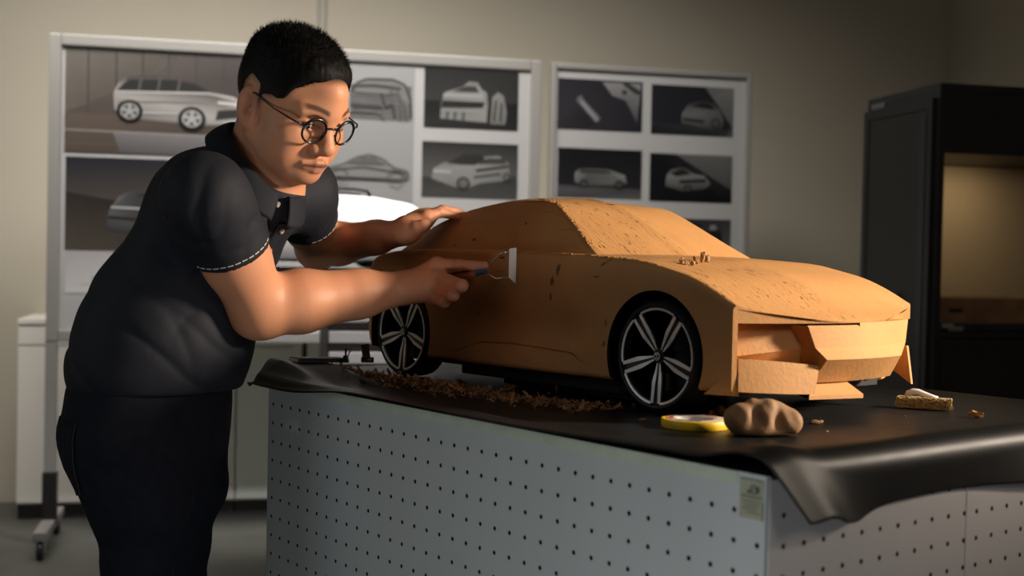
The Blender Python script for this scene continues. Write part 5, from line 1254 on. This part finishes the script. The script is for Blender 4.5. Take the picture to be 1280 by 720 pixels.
# eyes
for s in (1, -1):
    c = hd(.0787, s * .0315, .001); ax = math.cos(R(24)) * f_ - math.sin(R(24)) * u_
    mb = MB(); bm = bmesh.new(); bmesh.ops.create_uvsphere(bm, u_segments=20, v_segments=14, radius=.0133); me = bpy.data.meshes.new('eye')
    bm.to_mesh(me); bm.free(); o = link('eye', me, person, M['eye'], True); o.location = c - PO
    bm = bmesh.new(); bmesh.ops.create_uvsphere(bm, u_segments=16, v_segments=10, radius=.0070); me = bpy.data.meshes.new('iris'); bm.to_mesh(me); bm.free()
    i_ = link('iris', me, o, M['iris'], True); i_.location = ax * .0068
# glasses
gf = lambda f, l, u: hd(f, l, u) - PO
mb = MB(); lens = MB()
for s in (1, -1):
    c = np.array([.1075, s * .0335, -.0045]); pts = []
    for i in range(36):
        an = 2 * math.pi * i / 36; y = .0218 * math.cos(an); z = .0200 * math.sin(an); z = z * (1 + .06 * (z > 0)); pts.append(gf(c[0] - .10 * abs(y + s * .0) * 0 - .16 * (s * y) - .10 * 0 + .17 * z * .6, c[1] + y, c[2] + z))
    mb.tube(pts, [.0019 + .0008 * max(0, math.sin(2 * math.pi * i / 36)) for i in range(36)], 8, closed=True)
    lens.add(pts, [tuple(range(36))])
    mb.tube([gf(.1037, s * .0548, .003), gf(.099, s * .066, .006), gf(.092, s * .0725, .008), gf(.05, s * .0785, .011), (gf(.004, s * .0815, .018)), gf(-.012, s * .081, .016), gf(-.028, s * .079, -.002)], [.0016, .0017, .0015, .0013, .0013, .0014, .0015], 8)
mb.tube([gf(.1110, .0122, .002), gf(.1145, .005, .0045), gf(.1145, -.005, .0045), gf(.1110, -.0122, .002)], .0015, 8)
for s in (1, -1): mb.tube([gf(.110, s * .0135, -.005), gf(.1055, s * .0125, -.012), gf(.103, s * .0115, -.016)], .0011, 6)
gl = mb.build('glasses', simple('glasses_frame', (.007, .007, .008), .25), person, smooth=True); lens.build('lens', M['lens'], gl)

# --- polo shirt
S = Fld()
def TE(c, r, k=.06, A=TA): S.ell(c, r, A, k)
lean = (UCH - PEL) / np.linalg.norm(UCH - PEL); tf2 = np.cross(tl, lean); tf2 /= np.linalg.norm(tf2); TB = np.stack([tf2, tl, lean])
TE(PEL + UP * .055, (.130, .155, .10), .05); TE(WAI + tf * .004, (.136, .152, .115), .06, TB); TE(BEL + tf * .004, (.132, .150, .115), .06, TB); TE(CHE - tf * .006, (.108, .148, .13), .06, TB)
TE(UCH - tf2 * .030 - lean * .022, (.092, .150, .085), .05, TB)
S.cap(UCH + tl * -.07 - tf2 * .015, SN - UP * .010 + tf * .004, .064, .058, .04); S.cap(UCH + tl * .07 - tf2 * .015, SF + UP * .004, .066, .060, .04)
S.cap(UCH - tf2 * .015, NB - tf * .008 - UP * .030, .078, .060, .04); S.cap(CHE + tf * .020, NB + tf * .026 - UP * .052, .075, .046, .04)
def ridge(x): return (1 - np.abs(np.sin(x))) ** 2.4
def sleeve(s_, e_, frac, r0, r1, tiltv):
    d = e_ - s_; L = np.linalg.norm(d); d = d / L; hem = s_ + d * L * frac; nrm = d + tiltv; nrm = nrm / np.linalg.norm(nrm)
    def f(q):
        h = np.clip(((q - s_) @ d) / L, 0, 1); dd = np.linalg.norm(q - s_ - h[:, None] * (d * L), axis=1) - (r0 + (r1 - r0) * np.clip(h / frac, 0, 1.2))
        dd = dd + .0045 * ridge(((q - s_) @ d) * 36 + (q @ np.array([14, 9, 6])) + .8 * np.sin(q @ np.array([33, 21, 40]))) * np.clip(1 - np.abs(h - frac * .40) * 3.2, 0, 1)
        return np.maximum(dd, (q - hem) @ nrm)
    S.fn(f, (s_ + e_) / 2, L / 2 + .08, .035); return hem, nrm
hemN, nN = sleeve(SN, EN, .475, .067, .0655, np.array([-.05, -.02, -.06])); hemF, nF = sleeve(SF, EF, .42, .063, .061, np.zeros(3))
ARMPIT = SN - UP * .10 + tf * .015
def folds(q):
    a = (q - UCH) @ lean; b = (q - UCH) @ tl; c = (q - UCH) @ tf2
    wv = .6 * np.sin(a * 31 + c * 17) + .5 * np.sin(b * 29 - a * 13)
    near = 1 - sstep(b, -.05, .06)
    r = q - ARMPIT; ra = r @ lean; rc = r @ tf2; rho = np.sqrt(ra * ra + rc * rc + 1e-6); th = np.arctan2(ra, rc)
    w = -.0075 * ridge(th * 3.4 + wv * .55) * np.exp(-((rho - .085) / .060) ** 2) * near                      # drawn out of the armpit
    w += -.0055 * ridge(a * 34 + c * 9 + wv * .9) * np.exp(-((a + .30) / .12) ** 2)                             # slack over the waist
    w += -.0060 * ridge((c + a * .5) * 30 + wv * .8) * np.exp(-((a + .02) / .07) ** 2) * (1 - sstep(c, .02, .06))   # across the shoulder blade
    w += -.0050 * ridge(b * 26 + a * 11 + wv) * np.exp(-((a + .16) / .11) ** 2) * sstep(c, .02, .07)             # down the front
    w += -.0045 * ridge(a * 52 + wv * 1.3) * np.exp(-((a + .47) / .05) ** 2)
    keep = 1.0
    for hm, nn, s_, e_ in ((hemN, nN, SN, EN), (hemF, nF, SF, EF)):
        dv = (e_ - s_) / np.linalg.norm(e_ - s_); t_ = (q - s_) @ dv; dist = np.linalg.norm(q - s_ - t_[:, None] * dv, axis=1)
        keep = keep * (1 - (1 - sstep(dist, .078, .10)) * sstep((q - hm) @ nn, -.055, -.02))
    return (-w * .9 - .002) * keep
S.fn(folds, CHE, .6, .01, 'd')
ZHEM = PEL[2] + .025
S.fn(lambda q: ZHEM - q[:, 2] + .10 * ((q - PEL) @ tf) * .3, PEL, .5, .004, 'i')
# neck opening
sh = finish('shirt', S, (-1.0, 1.75, .90), (-.05, 2.75, 1.46), .004, M['cloth'], person, None, 2)
# collar: stand and folded leaf
throat = P(349, 244, 2.075); nape = P(302, 170, 2.19); cc = (throat + nape) / 2 - np.array([0, 0, .004])
fx_ = throat - nape; rfb = np.linalg.norm(fx_) / 2; fx_ = fx_ / (2 * rfb); sx_v = tl - fx_ * (tl @ fx_); sx_v /= np.linalg.norm(sx_v); nx_ = np.cross(fx_, sx_v)
if nx_[2] < 0: nx_ = -nx_
def ringp(ph, r_add, h): # ph 0 = throat
    x = math.cos(ph) * (rfb + r_add); y = math.sin(ph) * (.066 + r_add); return cc + fx_ * x + sx_v * y + nx_ * h
rows = []; nphi = 72
for i in range(nphi + 1):
    ph = R(9) + (2 * math.pi - R(18)) * i / nphi; fr_ = 1 - sstep(abs(math.pi - ph), 1.2, 2.9)   # 1 at the back
    lf_w = .040 + .012 * (1 - fr_); row = []
    row.append(ringp(ph, .001, -.022)); row.append(ringp(ph, .002, -.008)); row.append(ringp(ph, .003, .006 + .010 * fr_)); row.append(ringp(ph, .0055, .010 + .012 * fr_)); row.append(ringp(ph, .0095, .008 + .012 * fr_))
    for q in np.linspace(.15, 1, 7): row.append(ringp(ph, .010 + (.016 + .016 * (1 - fr_)) * q + .003 * math.sin(q * 3), .008 + .012 * fr_ - (.034 + .004 * fr_) * q))
    rows.append([x - PO for x in row])
mb = MB().grid(rows); col_o = mb.build('collar', M['collar'], sh, smooth=True); md = col_o.modifiers.new('thick', 'SOLIDIFY'); md.thickness = .0024; md.offset = 0
# placket and buttons down the front
def shirt_surface(o_, d_):
    t = np.linspace(0, .5, 600); q = o_ + t[:, None] * d_; d = S.ev_pts(q); k = np.argmax(d > 0); return q[k]
def ev_pts(s, q): return np.concatenate([s.ev(q[i:i + 1]) for i in range(len(q))])
Fld.ev_pts = ev_pts
plk = []
for i in range(9):
    t = i / 8; o_ = (throat - fx_ * .05) * (1 - t) + (BEL * .5 + CHE * .5) * t; o_ = o_ - lean * 0
    dd = tf2 * .9 - .05 * UP; dd = dd / np.linalg.norm(dd); plk.append(shirt_surface(o_, dd) if i > 1 else None)
pk = [x for x in plk if x is not None]
rows = [[p_ + tl * w + tf2 * h - PO for w, h in ((-.014, -.001), (-.0135, .0022), (0, .0030), (.0135, .0022), (.014, -.001))] for p_ in pk]
MB().grid(rows).build('placket', M['collar'], sh, smooth=True)
for p_ in (pk[0] + (pk[1] - pk[0]) * .5, pk[2], pk[4]):
    zq = Vector(tf2).to_track_quat('Z', 'Y').to_matrix(); 
    MB().lathe([(.0003, .0028), (.0030, .0028), (.0046, .0034), (.0052, .0026), (.0050, .0), (.0003, .0)], 18, fr=lambda x, y, z: tuple(Vector(p_ + tf2 * .0022 - PO) + zq @ Vector((x, y, z)))).build('button', M['button'], sh, angle=40)
bt = throat + nx_ * -.012 + fx_ * .010
MB().lathe([(.0003, .0028), (.0030, .0028), (.0046, .0034), (.0050, .0026), (.0048, .0), (.0003, .0)], 18, fr=lambda x, y, z: tuple(Vector(bt - PO) + zq @ Vector((x, y, z)))).build('button', M['button'], sh, angle=40)
# sleeve piping: light dashes just above each hem
for hem, nn, s_, e_, r_, a0, a1 in ((hemN, nN, SN, EN, .0668, 8, 138), (hemF, nF, SF, EF, .0625, 15, 75)):
    d = (e_ - s_) / np.linalg.norm(e_ - s_); xx = np.cross(nn, np.array([0, 1.0, 0])); xx /= np.linalg.norm(xx); yy = np.cross(nn, xx); c = hem - nn * .012; mb = MB(); seg = 0
    n_ = int((a1 - a0) / 2.6); vs = []; mi = []
    for j in range(n_ + 1):
        q_ = R(a0 + (a1 - a0) * j / n_); dirv = xx * math.cos(q_) + yy * math.sin(q_)
        tt = np.linspace(.040, .090, 140); pp = c + tt[:, None] * dirv; dd = S.ev_pts(pp); k = max(int(np.argmax(dd > 0)), 1)
        for w in (-.0008, .0008): vs.append(pp[k] + dirv * .0007 + nn * w - PO)
    mb.add(vs, [(2 * j, 2 * j + 1, 2 * j + 3, 2 * j + 2) for j in range(n_)]); mb.m = [0 if j % 4 < 3 else 1 for j in range(n_)]
    pm = mb.build('sleeve_piping', [M['trimwhite'], M['cloth']], sh); md = pm.modifiers.new('t', 'SOLIDIFY'); md.thickness = .0008; md.offset = 0

# --- trousers
T = Fld()
T.ell(PEL + UP * .030, (.126, .148, .10), TA, .05); T.ell(PEL - UP * .04 - tf * .012, (.130, .150, .10), TA, .05)
for s_i, (h, kn, an) in zip((1, -1), FEET):
    lv = np.array([.14, .99, 0]) * (.082 * s_i); x0 = np.array([PEL[0], PEL[1], 0]) + lv
    T.cap(x0 + np.array([-.004, 0, PEL[2] - .07]), x0 + np.array([.016, 0, .77]), .100, .084, .05); T.cap(x0 + np.array([.016, 0, .77]), x0 + np.array([.014, 0, .65]), .080, .052, .03); T.cap(x0 + np.array([.014, 0, .65]), kn + (x0 - kn) * np.array([1, 1, 0]) * .6, .052, .054, .03); T.cap(kn + (x0 - kn) * np.array([1, 1, 0]) * .6, an, .058, .054, .03)
    T.cap(an, an - UP * .035, .056, .054, .02)
def tfold(q):
    return .0032 * np.sin(q[:, 2] * 70 + 8 * q[:, 0] + 2 * np.sin(q[:, 1] * 20 + q[:, 0] * 14)) * (.35 + np.exp(-((q[:, 2] - .50) / .10) ** 2) + np.exp(-((q[:, 2] - .12) / .08) ** 2))
T.fn(tfold, PEL * np.array([1, 1, .5]), 1.0, .01, 'd')
T.fn(lambda q: q[:, 2] - (PEL[2] + .085), PEL, 1.5, .004, 'i'); T.fn(lambda q: .035 - q[:, 2], PEL, 1.5, .004, 'i')
tr_o = finish('trousers', T, (-1.0, 1.75, .0), (-.2, 2.75, 1.1), .0045, M['denim'], person, None, 2)
# back pocket on the near hip
mb = MB(); rows = []
Fld.ev_pts = ev_pts
for i in range(9):
    row = []
    for j in range(8):
        x = -.105 + .085 * j / 7; z = -.015 - .13 * i / 8 + (.012 * abs(j - 3.5) / 3.5 if i == 8 else 0)
        o_ = PEL + tf * x + UP * z; tt = np.linspace(.02, .24, 160); pp = o_ - tl * tt[:, None]; dd = T.ev_pts(pp); k = np.argmax(dd > 0); row.append(pp[k] - tl * .0012 - PO)
    rows.append(row)
pkt = mb.grid(rows).build('pocket', M['denim'], tr_o, smooth=True); md = pkt.modifiers.new('t', 'SOLIDIFY'); md.thickness = .002; md.offset = 0
edge = [rows[i][0] for i in range(9)] + rows[8][1:] + [rows[i][7] for i in range(7, -1, -1)]
MB().tube([q - tl * .0012 for q in edge], .0007, 5).build('pocket_stitch', M['stitch'], pkt)
# shoes
for h, kn, an in FEET:
    K = Fld(); K.cap(an - UP * .03 - tf * .035, an + tf * .13 - UP * .045, .042, .036, .02); K.ell(an + tf * .15 - UP * .052, (.05, .045, .03), TA, .02); K.cap(an - UP * .03, an + UP * .015, .046, .046, .02); K.fn(lambda q: .002 - q[:, 2], an, .5, .003, 'i')
    finish('shoe', K, an - np.array([.25, .25, .12]), an + np.array([.25, .25, .12]), .004, M['shoe'], person)

# ------------------------------------------------------------------ the loop scraper in the right hand
BL = on_c(640.5, 332, .291); fe = on_c(599, 339.6, .272); he = on_c(540, 350.5, .240)
sc = tag(empty('clay_scraper', BL), 'wire scraper with wooden handle and blue ferrule, held against the car side', 'scraper')
w = lambda q: np.asarray(q) - BL
MB().tube([w(he), w(he + (fe - he) * .25), w(he + (fe - he) * .6), w(fe + (he - fe) * .04)], [.0065, .0090, .0096, .0084], 16).build('handle', M['handle'], sc, smooth=True)
f2 = on_c(606, 338, .2745); MB().tube([w(fe + (he - fe) * .12), w(f2)], [.0080, .0060], 16).build('ferrule', M['ferrule'], sc, angle=40)
u1 = on_c(624.4, 318, .281); u2 = on_c(637, 313.5, .2875); l1 = on_c(620, 348.4, .281); l2 = on_c(637, 346.4, .2875); f3 = on_c(604, 338.5, .273)
MB().tube([w(f3), w(f3 + (u1 - f3) * .92), w(u1), w(u1 + (u2 - u1) * .12), w(u2)], .0013, 8).build('wire', M['wire'], sc, smooth=True)
MB().tube([w(f3), w(f3 + (l1 - f3) * .92), w(l1), w(l1 + (l2 - l1) * .12), w(l2)], .0013, 8).build('wire', M['wire'], sc, smooth=True)
t0, t1, b0_, b1_ = on_c(636.5, 311, .284), on_c(645.5, 309.5, .2965), on_c(635.8, 346.5, .284), on_c(644.5, 354.5, .2965)
mb = MB(); nrm = np.cross(t1 - t0, b0_ - t0); nrm /= np.linalg.norm(nrm); Vv = [t0, t1, b1_, b0_]
mb.add([w(q + nrm * .0006) for q in Vv] + [w(q - nrm * .0006) for q in Vv], [(0, 1, 2, 3), (7, 6, 5, 4), (0, 4, 5, 1), (1, 5, 6, 2), (2, 6, 7, 3), (3, 7, 4, 0)])
mb.build('blade', M['steel'], sc)

# ------------------------------------------------------------------ light
def aim(o, q): o.rotation_euler = (Vector(q) - Vector(o.location)).to_track_quat('-Z', 'Y').to_euler()
def spot(name, loc, q, power, size, blend, rad, col):
    d = bpy.data.lights.new(name, 'SPOT'); d.energy = power; d.spot_size = R(size); d.spot_blend = blend; d.shadow_soft_size = rad; d.color = col
    o = bpy.data.objects.new(name, d); COL.objects.link(o); o.location = loc; aim(o, q); return o
def area(name, loc, q, power, sx, sy, col):
    d = bpy.data.lights.new(name, 'AREA'); d.shape = 'RECTANGLE'; d.size = sx; d.size_y = sy; d.energy = power; d.color = col
    o = bpy.data.objects.new(name, d); COL.objects.link(o); o.location = loc; aim(o, q); return o
spot('key_lamp', (2.3, 1.75, 1.79), (-.12, 2.08, 1.24), 485, 44, .75, .16, (1, .85, .68))
spot('model_spot', (.1, 3.7, 3.1), (-.5, 4.3, 1.3), 150, 40, .5, .05, (1, .95, .95))
cp_ = area('wall_washer', (-.92, 4.15, 3.2), (-.82, 5.6, .85), 61, 2.9, .6, (1, .95, .87)); cp_.data.spread = R(104)
area('left_fill', (-2.5, 1.25, 1.9), (-.1, 2.1, .95), 5.0, 1.2, 1.2, (.78, .95, 1))  # added cool fill from the left, no window stands behind it
area('low_bounce', (-.05, .45, .35), (.25, 1.6, .75), 5.5, .4, .3, (.95, .98, 1))  # added lamp, stands in for light thrown back by the floor
area('front_fill', (1.75, .25, 1.95), (-.3, 2.1, 1.2), 7.5, .5, .5, (1, .86, .72))  # added unseen lamp, brightens the forearm towards the camera
nl = area('niche_lamp', tuple(cfr(.30, .24, zn1 - .015)), tuple(cfr(.26, .36, zn0)), .55, .3, .05, (1, .76, .48))
wd = bpy.data.worlds.new('World'); scene.world = wd; wd.use_nodes = True
wd.node_tree.nodes['Background'].inputs[0].default_value = (.75, .85, 1, 1); wd.node_tree.nodes['Background'].inputs[1].default_value = .02

# ------------------------------------------------------------------ camera
cd = bpy.data.cameras.new('camera'); co_ = bpy.data.objects.new('camera', cd); COL.objects.link(co_); scene.camera = co_
cd.sensor_width = 36; cd.lens = F * 36 / 1280; cd.clip_start = .05; cd.clip_end = 60
Mx = Matrix(((_xi[0], -_yi[0], -_fw[0], 0), (_xi[1], -_yi[1], -_fw[1], 0), (_xi[2], -_yi[2], -_fw[2], ZC), (0, 0, 0, 1))); co_.matrix_world = Mx
cd.dof.use_dof = True; cd.dof.focus_distance = 2.14; cd.dof.aperture_fstop = 3.6
scene.view_settings.view_transform = 'Standard'; scene.view_settings.look = 'None'; scene.view_settings.gamma = 1; scene.view_settings.exposure = 0
try: scene.view_settings.use_curve_mapping = False
except Exception: pass
scene.cycles.use_denoising = True
try: scene.cycles.denoiser = 'OPENIMAGEDENOISE'
except Exception: pass
scene.cycles.max_bounces = 8; scene.cycles.sample_clamp_indirect = 4
